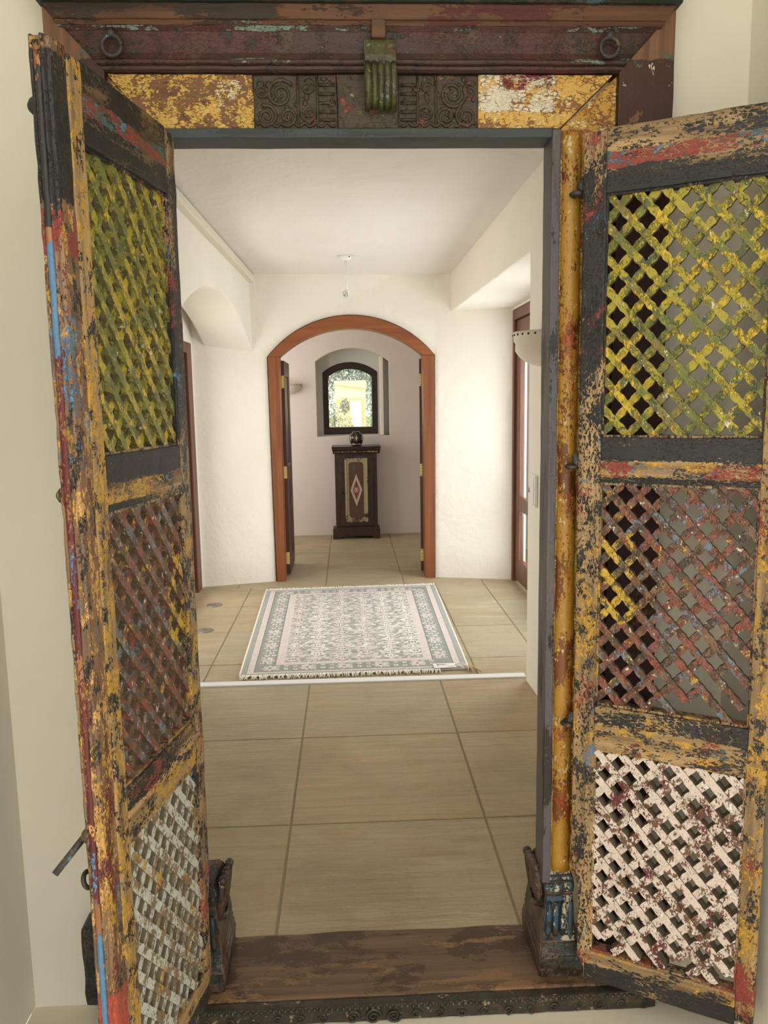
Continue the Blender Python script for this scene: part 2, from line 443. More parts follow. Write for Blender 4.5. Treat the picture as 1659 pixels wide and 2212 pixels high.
# ------------------------------------------------------------------ glazed doors of the hall
def glazed_door(name, x, side, y0, y1, ztop, arched=False):
    """door standing in plane x; side=+1 right of the hall"""
    r = thing(name, '', ''); del r['label']; del r['category']; struct(r)
    d = .07 * side
    xa, xb = sorted((x, x + d))
    bm = new()
    box(bm, xa, xb, y1 - .16, y1, 0, ztop); box(bm, xa, xb, y0, y0 + .16, 0, ztop); box(bm, xa, xb, y0 + .16, y1 - .16, ztop - .08, ztop)
    link('door_frame', bm, M['door_red'], r, bevel=.005)
    c, e = sorted((x + .02 * side, x + .062 * side))
    a, b = y0 + .165, y1 - .165
    mid = (a + b) / 2
    for (p, q) in ((a, mid - .004), (mid + .004, b)):
        bm = new(); w = .115
        box(bm, c, e, p, p + w, .02, ztop - .085); box(bm, c, e, q - w, q, .02, ztop - .085)
        box(bm, c, e, p + w, q - w, .02, .19); box(bm, c, e, p + w, q - w, .585, .69); box(bm, c, e, p + w, q - w, ztop - .2, ztop - .085)
        s_ = link('door_leaf', bm, M['door_red'], r, bevel=.006)
        g0, g1 = sorted((x + .038 * side, x + .043 * side))
        bm = new(); box(bm, g0, g1, p + w, q - w, .19, .585); box(bm, g0, g1, p + w, q - w, .69, ztop - .2)
        link('door_pane', bm, M['glass'], s_)
    return r
glazed_door('door_1', -1.18, -1, 4.06, 6.2, 1.9)
glazed_door('door_2', 1.29, 1, 3.98, 6.34, 2.125)
# wall skin around / outside the two doors
bm = new(); prism(bm, [(3.9, -.05), (4.06, -.05), (4.06, 1.9), (6.2, 1.9), (6.2, -.05), (6.5, -.05), (6.5, 2.6), (3.9, 2.6)], 'x', -1.32, -1.18)
struct(link('wall_left_outer', bm, M['plaster']))
bm = new(); prism(bm, [(3.7, -.05), (3.98, -.05), (3.98, 2.125), (6.34, 2.125), (6.34, -.05), (6.5, -.05), (6.5, 2.6), (3.7, 2.6)], 'x', 1.29, 1.42)
struct(link('wall_right_outer', bm, M['plaster']))

# ------------------------------------------------------------------ arched teak doorway with folded-back leaves
ad = thing('arched_door_frame', 'teak door frame with a segmental arch between hall and back room', 'door frame', (AC, 6.37, 0))
bm = new(); ao = arc(0, .655, 1.80, .312, 30); ai = arc(0, .565, 1.80, .215, 30)
n = len(ao)
vs = [[bm.verts.new((p[0], y, p[1])) for p in ps] for ps, y in ((ao, -.012), (ai, -.012), (ai, .15), (ao, .15))]
for i in range(n - 1):
    for a in range(4): bm.faces.new((vs[a][i], vs[a][i + 1], vs[(a + 1) % 4][i + 1], vs[(a + 1) % 4][i]))
for i in (0, n - 1): bm.faces.new([vs[a][i] for a in range(4)])
link('arch_head', bm, M['teak_arch'], ad, bevel=.004)
for s in (-1, 1):
    bm = new()
    xo = .655 if s > 0 else .655; xo2 = .65 if s > 0 else .643
    pts = [(s * .565, 1.80), (s * xo, 1.80), (s * xo2, 0), (s * .572, 0)]
    prism(bm, pts, 'y', -.012, .15)
    link('jamb', bm, M['teak'], ad, bevel=.004)
def folded_leaf(x0, x1, label, rz=0):
    t = thing('door_leaf', label, 'door', ((x0 + x1) / 2, 6.54, 0), math.radians(rz), 'dark leaves of the arched doorway')
    w = (x1 - x0) / 2
    bm = new(); box(bm, -w, w, 0, .56, .02, 1.78)
    cut(bm, 'y', (.10, .46)); cut(bm, 'z', (.14, .8, .92, 1.66))
    for f in list(bm.faces):
        c = f.calc_center_median()
        if abs(abs(c.x) - w) < 1e-4 and .1 < c.y < .46 and (.14 < c.z < .8 or .92 < c.z < 1.66):
            r_ = bmesh.ops.inset_individual(bm, faces=[f], thickness=.008, depth=-.012)
    link('panel', bm, M['teak_dark'], t, bevel=.003)
    for z in (.158, .875, 1.61):
        bm = new()
        box(bm, -.024, .024, -.006, -.0005, z - .05, z + .05)
        for zz in (-.038, -.013, .013, .038):
            bmesh.ops.create_circle(bm, cap_ends=True, segments=10, radius=.0045, matrix=Matrix.Translation((.008 * (1 if zz * 1000 % 2 > 1 else -1), -.0066, z + zz)) @ Matrix.Rotation(PI / 2, 4, 'X'))
        for f in bm.faces:
            if len(f.verts) == 10: f.material_index = 1
        link('hinge', bm, None, t, mats=[M['brass'], M['hole_dark']], recalc=False)
    bm = new(); box(bm, -.006, .006, -.003, .001, 1.03, 1.2)
    link('lock_slot', bm, M['black_paint'], t)
    return t
folded_leaf(-.562, -.508, 'dark wooden door leaf folded back at the left side of the arched doorway')
folded_leaf(.587, .635, 'dark wooden door leaf folded back at the right side of the arched doorway', -5)

# ------------------------------------------------------------------ carved and painted timber frame
dfc = (.05, 1.84, 0)
FR = thing('carved_door_frame', 'old carved timber door frame with flaking gold, maroon and black paint', 'door frame', (0, 0, 0))
M['gold'] = paint('gold_paint', ((84, 46, 24), (124, 74, 36)), [((172, 128, 48), .66, 16, (1, 1, .45)), ((150, 70, 26), .22, 13, (1, 1, .35)), ((208, 188, 140), .10, 30)], 'z', .38, .6, .4)
M['gold_board'] = paint('gold_board_paint', ((96, 56, 32), (134, 84, 46)), [((192, 146, 60), .66, 18), ((140, 82, 42), .3, 22), ((214, 190, 132), .25, 30)], 'x', .4, .7, .45, .10)
M['gold_left'] = paint('gold_panel_left', ((92, 56, 30), (122, 78, 42)), [((204, 164, 80), .55, 20), ((214, 200, 160), .55, 14, None, (('x', -.30, -.18, .04), ('z', 2.05, 2.14, .02))), ((208, 170, 84), .35, 30), ((96, 66, 44), .12, 50)], 'x', .4, .8, .5, .12)
M['gold_right'] = paint('gold_panel_right', ((104, 66, 34), (140, 92, 48)), [((204, 162, 78), .72, 22), ((216, 196, 142), .25, 34), ((212, 202, 182), .75, 18, None, (('z', 2.055, 2.2, .012), ('x', .28, .47, .02))), ((112, 26, 34), .7, 18, (.5, 1, 1), (('z', 2.098, 2.2, .01), ('x', .33, .47, .02)))], 'x', .4, .7, .35, .14)
M['maroon'] = paint('maroon_paint', ((56, 40, 32), (86, 62, 46)), [((62, 36, 32), .85, 9), ((76, 32, 32), .35, 9, (.4, 1, 1)), ((110, 130, 120), .05, 24, (.3, 1, 1)), ((40, 28, 26), .25, 26), ((116, 140, 128), .42, 26, (.22, 1, 1), (('z', 2.216, 2.24, .004),)), ((116, 140, 128), .16, 26, (.22, 1, 1), (('z', 2.15, 2.172, .004),)), ((190, 130, 100), .04, 60)], 'x', .42, .5, .2, .12)
M['brown_beam'] = paint('brown_beam', ((68, 44, 28), (112, 74, 48)), [((50, 38, 30), .3, 10, (.3, 1, 1)), ((112, 132, 120), .10, 20, (.25, 1, 1), (('z', 2.225, 2.245, .004),)), ((84, 36, 34), .5, 10, (.4, 1, 1), (('x', .14, .58, .05),))], 'x', .55, .5, .2)
M['brown_stile'] = paint('brown_stile', ((84, 56, 38), (132, 94, 66)), [((62, 34, 28), .9, 10, None, (('z', -1, 2.17, .012),)), ((78, 90, 80), .25, 22, None, (('z', 2.13, 2.2, .02),)), ((214, 206, 190), .08, 26, None, (('z', 2.1, 2.17, .01),))], 'z', .55, .5, .2)
M['top_dark'] = paint('dark_green_cornice', ((46, 40, 34), (70, 60, 48)), [((36, 44, 38), .7, 12), ((70, 92, 104), .3, 14, (.4, 1, 1), (('x', .25, .8, .1),))], 'x', .55, .5, .3)
M['jamb_grey'] = paint('grey_jamb', ((66, 58, 56), (104, 96, 98)), [((88, 84, 90), .6, 8, (1, 1, .2)), ((40, 34, 30), .25, 20, (1, 1, .2))], 'z', .5, .5, .2)
M['soffit_grey'] = paint('grey_soffit', ((44, 48, 48), (70, 76, 74)), [((58, 66, 68), .6, 8, (.3, 1, 1))], 'x', .55, .4, .2)
M['carved'] = paint('carved_dark', ((44, 36, 26), (74, 58, 42)), [((60, 52, 34), .45, 26), ((84, 84, 46), .12, 24), ((118, 58, 50), .12, 30), ((150, 138, 112), .05, 46)], 'x', .5, .6, .3)
M['bracket'] = paint('olive_bracket', ((50, 46, 30), (80, 74, 46)), [((76, 78, 46), .5, 30), ((190, 190, 164), .08, 50), ((110, 132, 136), .10, 26), ((130, 70, 52), .14, 26)], 'z', .3, .6, .3)
M['base_wood'] = paint('base_wood', ((62, 46, 38), (104, 82, 70)), [((46, 38, 34), .4, 12), ((52, 70, 72), .12, 24), ((190, 180, 160), .04, 50)], 'z', .42, .7, .3)
M['base_blue'] = paint('base_blue', ((58, 50, 42), (90, 78, 64)), [((58, 82, 100), .65, 24, (1, 1, .4)), ((206, 196, 168), .32, 30, (1.6, 1, .25)), ((40, 44, 44), .25, 22)], 'z', .3, .7, .3)
M['base_dark'] = paint('base_dark', ((40, 36, 32), (70, 62, 54)), [((40, 52, 50), .5, 20), ((140, 146, 136), .08, 46), ((30, 28, 26), .3, 20)], 'z', .3, .7, .3)
M['sill_wood'] = paint('worn_sill', ((84, 66, 48), (124, 98, 72)), [((76, 54, 40), .35, 7, (.5, 1, 1)), ((60, 46, 36), .10, 9, (.7, 1.4, 1)), ((138, 104, 72), .3, 9, (.4, 1.5, 1))], 'x', .5, .6, .15)
M['sill_carved'] = paint('sill_carved', ((44, 38, 30), (76, 64, 50)), [((50, 46, 38), .5, 24), ((156, 140, 108), .08, 40), ((60, 66, 56), .2, 26)], 'x', .45, .7, .3)
def spiral(bm, cx, cz, y, r, turns, s=1, r0=.0042, a0=0.0):
    pts = []; n = int(26 * turns)
    for i in range(n + 1):
        q = i / n; a = a0 + s * 2 * PI * turns * q; rr = r * (1 - .88 * q)
        pts.append((cx + rr * math.cos(a), y, cz + rr * math.sin(a)))
    tube(bm, pts, [r0 * (1 - .4 * i / n) for i in range(n + 1)], 7)
XL, XR = -.374, .455
# inner grey jambs and soffit
for (a, b) in ((XL - .02, XL), (XR, XR + .02)):
    link('jamb', beam(a, b, 1.795, 1.873, .262, 2.025, 'z', .003, .05, .0012), M['jamb_grey'], FR)
link('soffit_board', beam(XL, XR, 1.795, 1.873, 2.008, 2.028, 'x', .003, .05, .001), M['soffit_grey'], FR)
# half round gilded columns
def column(cx):
    bm = new(); st = [.29 + (2.022 - .29) * i / 70 for i in range(71)]
    prof = [(math.cos(PI * k / 12), math.sin(PI * k / 12)) for k in range(13)]
    rings = []
    for z in st:
        r = .0275 * (1 + .03 * math.sin(z * 9))
        if abs(z - 1.285) < .035: r *= .93
        rings.append([bm.verts.new((cx + r * c, 1.822 - .031 * s, z)) for c, s in prof])
    for a, b in zip(rings[:-1], rings[1:]):
        for k in range(12): bm.faces.new((a[k], a[k + 1], b[k + 1], b[k])).smooth = True
        bm.faces.new((a[12], a[0], b[0], b[12]))
    bm.faces.new(rings[0]); bm.faces.new(rings[-1][::-1])
    jitter(bm, .0016, 26, cx * 30)
    return bm
for cx in (.5015, -.421): link('column', column(cx), M['gold'], FR)
# gold boards beside the columns, mitred at the head
for s, (a, b) in ((1, (XR + .02, .597)), (-1, (-.492, XL - .02))):
    bm = new()
    if s > 0: prism(bm, [(a, .285), (b, .285), (b, 2.137), (a, 2.028)], 'y', 1.805, 1.85)
    else: prism(bm, [(a, .285), (b, .285), (b, 2.028), (a, 2.137)], 'y', 1.805, 1.85)
    bevel_all(bm, .003); cut(bm, 'z', frange(.3, 2.0, .05)); jitter(bm, .0012, 20, s)
    link('gold_board', bm, M['gold_board'], FR)
# lintel panels
def panel(x0, x1, m, y0=1.80, name='lintel_panel', lm=0, rm=0):
    bm = new(); prism(bm, [(x0, 2.028), (x1, 2.028), (x1 + rm, 2.137), (x0 - lm, 2.137)], 'y', y0, 1.85)
    bevel_all(bm, .003); cut(bm, 'x', frange(x0 - lm, x1 + rm, .02)); cut(bm, 'z', (2.05, 2.07, 2.09, 2.11)); jitter(bm, .0013, 30, x0 * 20)
    return link(name, bm, m, FR)
panel(-.394, -.186, M['gold_left'], lm=.098)
panel(.294, .472, M['gold_right'], rm=.116)
def carved(x0, x1, seed, mirror):
    r = random.Random(seed)
    p = panel(x0, x1, M['carved'], 1.803, 'carved_panel')
    bm = new(); w = x1 - x0; y = 1.8015
    X = (lambda q: x0 + w * q) if not mirror else (lambda q: x1 - w * q)
    s = -1 if mirror else 1
    spiral(bm, X(.32), 2.098, y, .030, 1.9, s, .0042, .6)
    spiral(bm, X(.15), 2.053, y, .023, 1.8, -s, .004, 2.0)
    spiral(bm, X(.40), 2.053, y, .020, 1.6, s, .004, 4.0)
    spiral(bm, X(.10), 2.105, y, .017, 1.5, -s, .0036, 1.0)
    spiral(bm, X(.66), 2.058, y, .017, 1.6, s, .0036, 3.0)
    spiral(bm, X(.64), 2.112, y, .014, 1.4, -s, .0032, 0.3)
    for zz in (2.046, 2.062, 2.08, 2.098, 2.116):
        tube(bm, [(X(.78), y, zz), (X(.97), y, zz)], .0034, 6)
    tube(bm, [(X(.53), y, 2.032), (X(.53), y, 2.135)], .003, 6)
    tube(bm, [(X(.76), y, 2.032), (X(.76), y, 2.135)], .003, 6)
    tube(bm, [(X(.03 + .94 * i / 40), y, 2.036 + .004 * math.sin(i * 1.1)) for i in range(41)], .003, 6)
    for k in range(26):
        ball(bm, (x0 + w * r.uniform(.05, .95), y + .001, r.uniform(2.036, 2.13)), r.uniform(.003, .006), r.uniform(.7, 1.8), .7, r.uniform(.7, 1.6), 7, 5)
    link('carved_scroll', bm, M['carved'], p, smooth=True)
carved(-.186, -.008, 3, False); carved(.122, .294, 5, True)
panel(-.008, .122, M['carved'], 1.797, 'centre_block')
# moulded head beam
def moulding(prof, x0, x1, name, m, cuts=.03, amp=.0012, lm=0.0, rm=0.0, z0=0, z1=1):
    bm = new()
    A = []; B = []
    for (y, z) in prof:
        k = (z - z0) / (z1 - z0)
        A.append(bm.verts.new((x0 - lm * k, y, z))); B.append(bm.verts.new((x1 + rm * k, y, z)))
    n_ = len(prof); bm.faces.new(A); bm.faces.new(B[::-1])
    for i in range(n_): bm.faces.new((A[i], A[(i + 1) % n_], B[(i + 1) % n_], B[i]))
    cut(bm, 'x', frange(x0 - lm, x1 + rm, cuts)); jitter(bm, amp, 22, x0 * 11 + prof[0][1])
    return link(name, bm, m, FR)
OX0, OX1 = -.612, .717
moulding([(1.85, 2.139), (1.796, 2.139), (1.790, 2.143), (1.790, 2.149), (1.796, 2.152), (1.791, 2.156), (1.791, 2.162), (1.799, 2.167), (1.803, 2.180), (1.802, 2.200), (1.795, 2.218), (1.786, 2.227), (1.85, 2.227)],
         -.492, .597, 'moulded_beam', M['maroon'], lm=.09, rm=.09, z0=2.139, z1=2.227)
moulding([(1.85, 2.2275), (1.786, 2.2275), (1.780, 2.234), (1.788, 2.241), (1.788, 2.262), (1.783, 2.268), (1.85, 2.268)], -.580, .685, 'upper_beam', M['brown_beam'], lm=.03, rm=.03, z0=2.2275, z1=2.268)
moulding([(1.85, 2.268), (1.772, 2.268), (1.762, 2.275), (1.757, 2.30), (1.757, 2.36), (1.85, 2.36)], -.617, .722, 'cornice', M['top_dark'])
for s in (1, -1):
    bm = new()
    if s > 0: prism(bm, [(.597, .02), (OX1, .02), (OX1, 2.268), (.597, 2.139)], 'y', 1.79, 1.86)
    else: prism(bm, [(OX0, .02), (-.492, .02), (-.492, 2.139), (OX0, 2.268)], 'y', 1.79, 1.86)
    bevel_all(bm, .003); cut(bm, 'z', frange(.05, 2.25, .05)); jitter(bm, .0015, 16, s * 3)
    link('outer_board', bm, M['brown_stile'], FR)
    a, b = ((.60, .775) if s > 0 else (-.668, -.50))
    link('plinth', beam(a, b, 1.775, 1.86, 0, .205, 'z', .008, .03, .004, 30), M['base_dark'], FR)
# the fluted corbel at the middle of the head
bm = new(); cx = .084; w = .034
prof = [(1.80, 2.20), (1.782, 2.20), (1.778, 2.19), (1.772, 2.165), (1.776, 2.152), (1.766, 2.146), (1.758, 2.13), (1.757, 2.10), (1.762, 2.085), (1.772, 2.072), (1.785, 2.062), (1.80, 2.06)]
prism(bm, prof, 'x', cx - w, cx + w); bevel_all(bm, .002); cut(bm, 'x', (cx - .017, cx, cx + .017))
for k in range(5):
    x = cx - .027 + .0135 * k
    tube(bm, [(x, 1.770, 2.147), (x, 1.758, 2.132), (x, 1.755, 2.11), (x, 1.757, 2.095), (x, 1.768, 2.076), (x, 1.784, 2.062)], .0066, 8)
jitter(bm, .0012, 40, 2)
cb = link('corbel', bm, M['bracket'], FR)
link('corbel_block', beam(cx - .018, cx + .012, 1.774, 1.80, 2.20, 2.237, 'z', .003, .02, .001), M['brown_beam'], FR)
# iron ring pulls at both ends of the head
for x in (-.472, .573):
    bm = new(); tube(bm, [(x, 1.80, 2.212), (x, 1.786, 2.212), (x, 1.782, 2.206)], .006, 8); ball(bm, (x, 1.785, 2.209), .009)
    e = link('ring_eye', bm, M['iron'], FR)
    bm = new(); torus(bm, (x, 1.784, 2.186), .0195, .0048); jitter(bm, .001, 40, 1)
    link('pull_ring', bm, M['iron'], FR)
# iron eye pivots carrying the leaves
for x, s in ((.515, 1), (-.415, -1)):
    for z in (1.885, 1.295, .685):
        bm = new()
        torus(bm, (x - .010 * s, 1.774, z), .013, .0048, 'z', 20, 8)
        tube(bm, [(x - .012 * s, 1.795, z), (x - .008 * s, 1.776, z), (x, 1.766, z), (x + .010 * s, 1.762, z)], .0062, 8)
        ball(bm, (x - .002 * s, 1.768, z + .016), .0095, 1.1, .9, 1.7)
        jitter(bm, .0015, 50, z)
        link('eye_pivot', bm, M['iron'], FR)
# carved bases under the columns
def base(s):
    """s=+1 right, -1 left; local x measured outward from the opening"""
    X = (lambda q: XR + q) if s > 0 else (lambda q: -.340 - q)
    bm = new()
    secs = [(.0, -.003, .100, 1.800, 2.0), (.022, -.004, .102, 1.797, 2.0), (.028, -.005, .103, 1.793, 2.0), (.060, -.004, .102, 1.795, 2.0), (.072, .0, .097, 1.802, 1.995),
            (.092, .0, .092, 1.808, 1.985), (.115, .0, .089, 1.806, 1.98), (.20, .008, .082, 1.806, 1.96), (.222, .010, .080, 1.808, 1.95), (.232, .008, .081, 1.800, 1.95), (.262, .006, .082, 1.800, 1.945),
            (.272, .010, .078, 1.808, 1.935), (.285, .014, .074, 1.815, 1.92)]
    rings = []
    for (z, x0, x1, y0, y1) in secs:
        rings.append([bm.verts.new(p) for p in ((X(x0), y0, z), (X(x1), y0, z), (X(x1), y1, z), (X(x0), y1, z))])
    for a, b in zip(rings[:-1], rings[1:]):
        for k in range(4):
            f = bm.faces.new((a[k], a[(k + 1) % 4], b[(k + 1) % 4], b[k]))
            z = (a[k].co.z + b[k].co.z) / 2
            if k == 0: f.material_index = 1 if (.10 < z) else (2 if z > .02 else 0)
    bm.faces.new(rings[0]); bm.faces.new(rings[-1][::-1])
    bmesh.ops.bevel(bm, geom=bm.edges[:], offset=.0035, segments=2, affect='EDGES')
    bmesh.ops.subdivide_edges(bm, edges=bm.edges[:], cuts=2, use_grid_fill=True)
    jitter(bm, .003, 34, s * 4)
    o = link('carved_base', bm, None, FR, mats=[M['base_wood'], M['base_blue'] if s > 0 else M['base_dark'], M['base_dark']])
    bm = new()
    for k in range(4):
        x = .018 + .018 * k
        tube(bm, [(X(x), 1.805, .115), (X(x), 1.801, .13), (X(x + .001), 1.801, .185), (X(x + .002), 1.804, .205)], [.006, .0078, .0074, .006], 8)
    for k in range(4): ball(bm, (X(.018 + .018 * k), 1.801, .247), .011, .95, .6, 1.2)
    jitter(bm, .0015, 50, 7)
    link('flute', bm, M['base_blue'] if s > 0 else M['base_dark'], o)
    bm = new()   # curled leaf and carved block turned into the opening
    for k in range(5):
        y = 1.83 + .026 * k
        tube(bm, [(X(.006), y, .18), (X(.0), y + .004, .225), (X(-.001), y + .006, .258 - .002 * k), (X(-.005), y + .006, .280 - .004 * k)], [.010, .011, .012, .009], 9)
        ball(bm, (X(-.006), y + .004, .280 - .004 * k), .0115)
    for k, (z, q) in enumerate(((.085, .006), (.068, .003), (.05, .0))):
        tube(bm, [(X(q + .004), 1.812, z - .012), (X(q), 1.86, z), (X(q), 1.985, z + .006)], [.008, .009, .008], 8)
    tube(bm, [(X(.002), 1.825, .20), (X(-.001), 1.86, .165), (X(-.001), 1.90, .15), (X(.001), 1.94, .17)], [.005, .007, .006, .004], 7)
    jitter(bm, .0008, 40, 3)
    link('leaf_scroll', bm, M['base_wood'], o, smooth=True)
base(1); base(-1)
# sill: worn plank and carved front edge
link('sill_plank', beam(-.62, .72, 1.772, 2.012, -.045, .0, 'x', .006, .04, .0025, 8), M['sill_wood'], FR)
bm = beam(-.63, .73, 1.743, 1.772, -.049, -.004, 'x', .006, .03, .002, 20)
sf = link('sill_front', bm, M['sill_carved'], FR)
bm = new()
for i in range(96): ball(bm, (-.62 + 1.34 * i / 95, 1.743, -.012), .0062, 1, .8, 1, 8, 6)
for i in range(24):
    x = -.60 + 1.3 * i / 23
    if abs(x - .03) < .08: continue
    spiral(bm, x, -.034, 1.7415, .012, 1.3, 1 if i % 2 else -1, .0028, i)
for dx, r in ((-.05, .017), (0, .02), (.05, .017)): spiral(bm, .03 + dx, -.033, 1.740, r, 2.0, 1 if dx <= 0 else -1, .0036, 0)
jitter(bm, .001, 50, 3)
link('carved_border', bm, M['sill_carved'], sf, smooth=True)

# ------------------------------------------------------------------ lattice door leaves
PU, PZ = .0565, .064           # lattice repeat across / up
def lattice(u0, u1, z0, z1, hw, amp, yA, yB, mir, damage=None, seed=0):
    """two layers of crossing scalloped slats cut to the panel"""
    rnd = random.Random(seed)
    bm = new(); cell = math.hypot(PU / 2, PZ / 2)
    o = (u0 - .003, z1 + .005)
    ku = int((u1 - u0) / PU) + 2; kz = int((z1 - z0) / PZ) + 2; N = ku + kz + 2
    for fam in (0, 1):
        d = Vector((PU / 2, (-1 if fam == 0 else 1) * PZ / 2)).normalized()
        nrm = Vector((-d.y, d.x))
        y0, y1 = yA if (fam == 0) != mir else yB
        for k in range(-N, N):
            base_ = Vector((o[0] + PU * k, o[1]))
            segs = []
            for j in range(-2 * N, 2 * N):
                m = base_ + d * cell * (j + .5)
                if not (u0 - PU < m.x < u1 + PU and z0 - PZ < m.y < z1 + PZ): continue
                if damage and damage(fam, k, m.x, m.y): continue
                segs.append(j)
            runs = []
            for j in segs:
                if runs and runs[-1][1] == j - 1: runs[-1][1] = j
                else: runs.append([j, j])
            wob = rnd.uniform(-.0006, .0006); hj = hw * rnd.uniform(.94, 1.06)
            for a, b in runs:
                st = np.linspace(a * cell, (b + 1) * cell, (b + 1 - a) * 12 + 1)
                top, bot = [], []
                for t in st:
                    w = hj + amp * math.cos(4 * PI * t / cell)
                    c = base_ + d * t + nrm * wob
                    top.append(c + nrm * w); bot.append(c - nrm * w)
                # strip of quads front, back, sides
                sub = new_strip = []
                V = []
                for p, q in zip(top, bot):
                    V.append([bm.verts.new((x.x, yy, x.y)) for x, yy in ((p, y0), (q, y0), (q, y1), (p, y1))])
                for A, B in zip(V[:-1], V[1:]):
                    for e in range(4): bm.faces.new((A[e], A[(e + 1) % 4], B[(e + 1) % 4], B[e])).material_index = 0 if e == 0 else 1
                bm.faces.new(V[0]); bm.faces.new(V[-1][::-1])
    m = .008
    for co, no in (((u0 - m, 0, 0), (-1, 0, 0)), ((u1 + m, 0, 0), (1, 0, 0)), ((0, 0, z0 - m), (0, 0, -1)), ((0, 0, z1 + m), (0, 0, 1))):
        r = bmesh.ops.bisect_plane(bm, geom=bm.verts[:] + bm.edges[:] + bm.faces[:], plane_co=co, plane_no=no, clear_outer=True)
        bmesh.ops.holes_fill(bm, edges=[e for e in r['geom_cut'] if isinstance(e, bmesh.types.BMEdge)], sides=0)
    jitter(bm, .0009, 90, seed)
    if mir:
        for v in bm.verts: v.co.x *= -1
    return bm
W_ = .412
M['edge_olive'] = paint('lattice_edge_olive', ((70, 64, 40), (104, 96, 56)), [((132, 126, 56), .4, 40), ((180, 176, 150), .10, 60)], 'z', .5, .5)
M['edge_brown'] = paint('lattice_edge_brown', ((66, 54, 44), (104, 84, 66)), [((126, 72, 58), .25, 40), ((96, 108, 118), .15, 40), ((176, 150, 80), .10, 50), ((200, 192, 176), .06, 60)], 'z', .5, .5)
M['bare'] = wood('bare_worn_wood', (88, 78, 64), (142, 130, 110), 'z', .6)
BLK, TAN, YEL, RED, MAR, BLU, TEA = (38, 37, 37), (198, 166, 112), (196, 152, 58), (146, 62, 52), (104, 36, 38), (86, 128, 166), (72, 108, 108)
def leaf_mats(pre, m):
    """m=+1 right leaf, -1 left leaf (mirrored u)"""
    def U(a, b, s): return ('x',) + (tuple(sorted((a * m, b * m)))) + (s,)
    X = {}
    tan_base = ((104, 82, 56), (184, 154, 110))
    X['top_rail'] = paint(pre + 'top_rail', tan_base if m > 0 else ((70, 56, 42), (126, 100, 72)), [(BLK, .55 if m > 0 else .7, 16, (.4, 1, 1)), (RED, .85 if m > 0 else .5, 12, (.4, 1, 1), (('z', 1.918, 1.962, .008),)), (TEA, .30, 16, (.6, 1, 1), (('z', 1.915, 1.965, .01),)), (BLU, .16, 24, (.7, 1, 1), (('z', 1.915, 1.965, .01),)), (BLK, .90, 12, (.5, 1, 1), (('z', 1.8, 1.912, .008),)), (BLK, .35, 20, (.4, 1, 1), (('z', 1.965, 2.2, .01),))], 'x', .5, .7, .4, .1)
    X['stile'] = paint(pre + 'stile', tan_base, [(BLK, .40, 30, (1, 1, .5)), (BLK, .86, 14, (1, 1, .35), (('z', 1.35, 1.95, .05),)), (YEL, .34, 26, (1, 1, .5), (('z', .5, 1.25, .1),)), (RED, .16, 14, (1, 1, .6)), (BLU, .10, 22, (1, 1, .7)), (BLK, .30, 34, (1, 1, .6)), (RED, .5, 16, (1, 1, .5), (('z', .0, .16, .04),))], 'z', .5, .7, .5, .12)
    X['far_stile'] = paint(pre + 'far_stile', tan_base, [(YEL, .42, 26, (1, 1, .5)), (BLK, .38, 34, (1, 1, .6)), (RED, .14, 14, (1, 1, .6)), (YEL, .25, 40), (RED, .72, 12, (1, 1, .5), (('z', .08, .24, .04),)), (BLK, .5, 16, (1, 1, .5), (('z', .0, .09, .01),))], 'z', .5, .7, .5, .12)
    X['mid_rail'] = paint(pre + 'mid_rail', tan_base, [(BLK, .45, 24, (.5, 1, 1)), (BLK, .93, 10, (.4, 1, 1), (('z', 1.31, 1.40, .006),)), (YEL, .42, 24, (.6, 1, 1), (('z', 1.26, 1.315, .006),)), (RED, .22, 14, (.6, 1, 1), (('z', 1.26, 1.315, .008),)), (BLU, .12, 26, (.6, 1, 1), (('z', 1.26, 1.31, .008),)), (BLK, .8, 12, (.4, 1, 1), (('z', 1.2, 1.278, .005),))], 'x', .5, .7, .45, .12)
    X['low_rail'] = paint(pre + 'low_rail', tan_base, [(YEL, .40, 24, (.6, 1, 1)), (BLK, .36, 26, (.5, 1, 1)), (BLK, .8, 12, (.4, 1, 1), (('z', .70, .76, .008),)), (RED, .18, 14, (.6, 1, 1)), (TEA, .08, 20)], 'x', .5, .7, .5, .12)
    X['bot_rail'] = paint(pre + 'bot_rail', tan_base, [(YEL, .30, 22, (.6, 1, 1)), (RED, .14, 18), (BLK, .30, 28, (.5, 1, 1)), (BLK, .95, 10, (.4, 1, 1), (('z', 0, .10, .008),))], 'x', .5, .7, .45, .12)
    X['lat_top'] = paint(pre + 'lattice_yellow', ((100, 92, 50), (140, 126, 64)), [((172, 158, 48), .75, 14), ((112, 118, 58), .45, 22), ((206, 174, 50), .28, 16), ((84, 96, 70), .18, 26), ((222, 216, 196), .07, 46)], 'z', .45, .8, .45)
    X['lat_mid'] = paint(pre + 'lattice_mixed', ((96, 70, 54), (140, 104, 76)), [((136, 80, 68), .62, 20), ((112, 126, 140), .36, 20), ((154, 78, 58), .2, 30), ((208, 172, 62), .75, 18, None, (U(.03, .15, .03), ('z', .92, 1.17, .03))), ((206, 172, 70), .14, 30), ((92, 78, 66), .34, 30), ((220, 210, 188), .10, 50)], 'z', .45, .9, .45)
    X['lat_low'] = paint(pre + 'lattice_white', ((92, 58, 44), (126, 88, 66)), [((222, 206, 196), .74, 34), ((104, 34, 42), .20, 16, (1, 1, .5)), ((232, 222, 214), .25, 60), ((110, 60, 48), .08, 70)], 'z', .45, .9, .5) if m > 0 else \
        paint(pre + 'lattice_white', ((110, 92, 72), (150, 128, 102)), [((198, 204, 196), .60, 34), ((196, 150, 56), .16, 18, (1, 1, .5)), ((120, 62, 44), .12, 40)], 'z', .45, .9, .5)
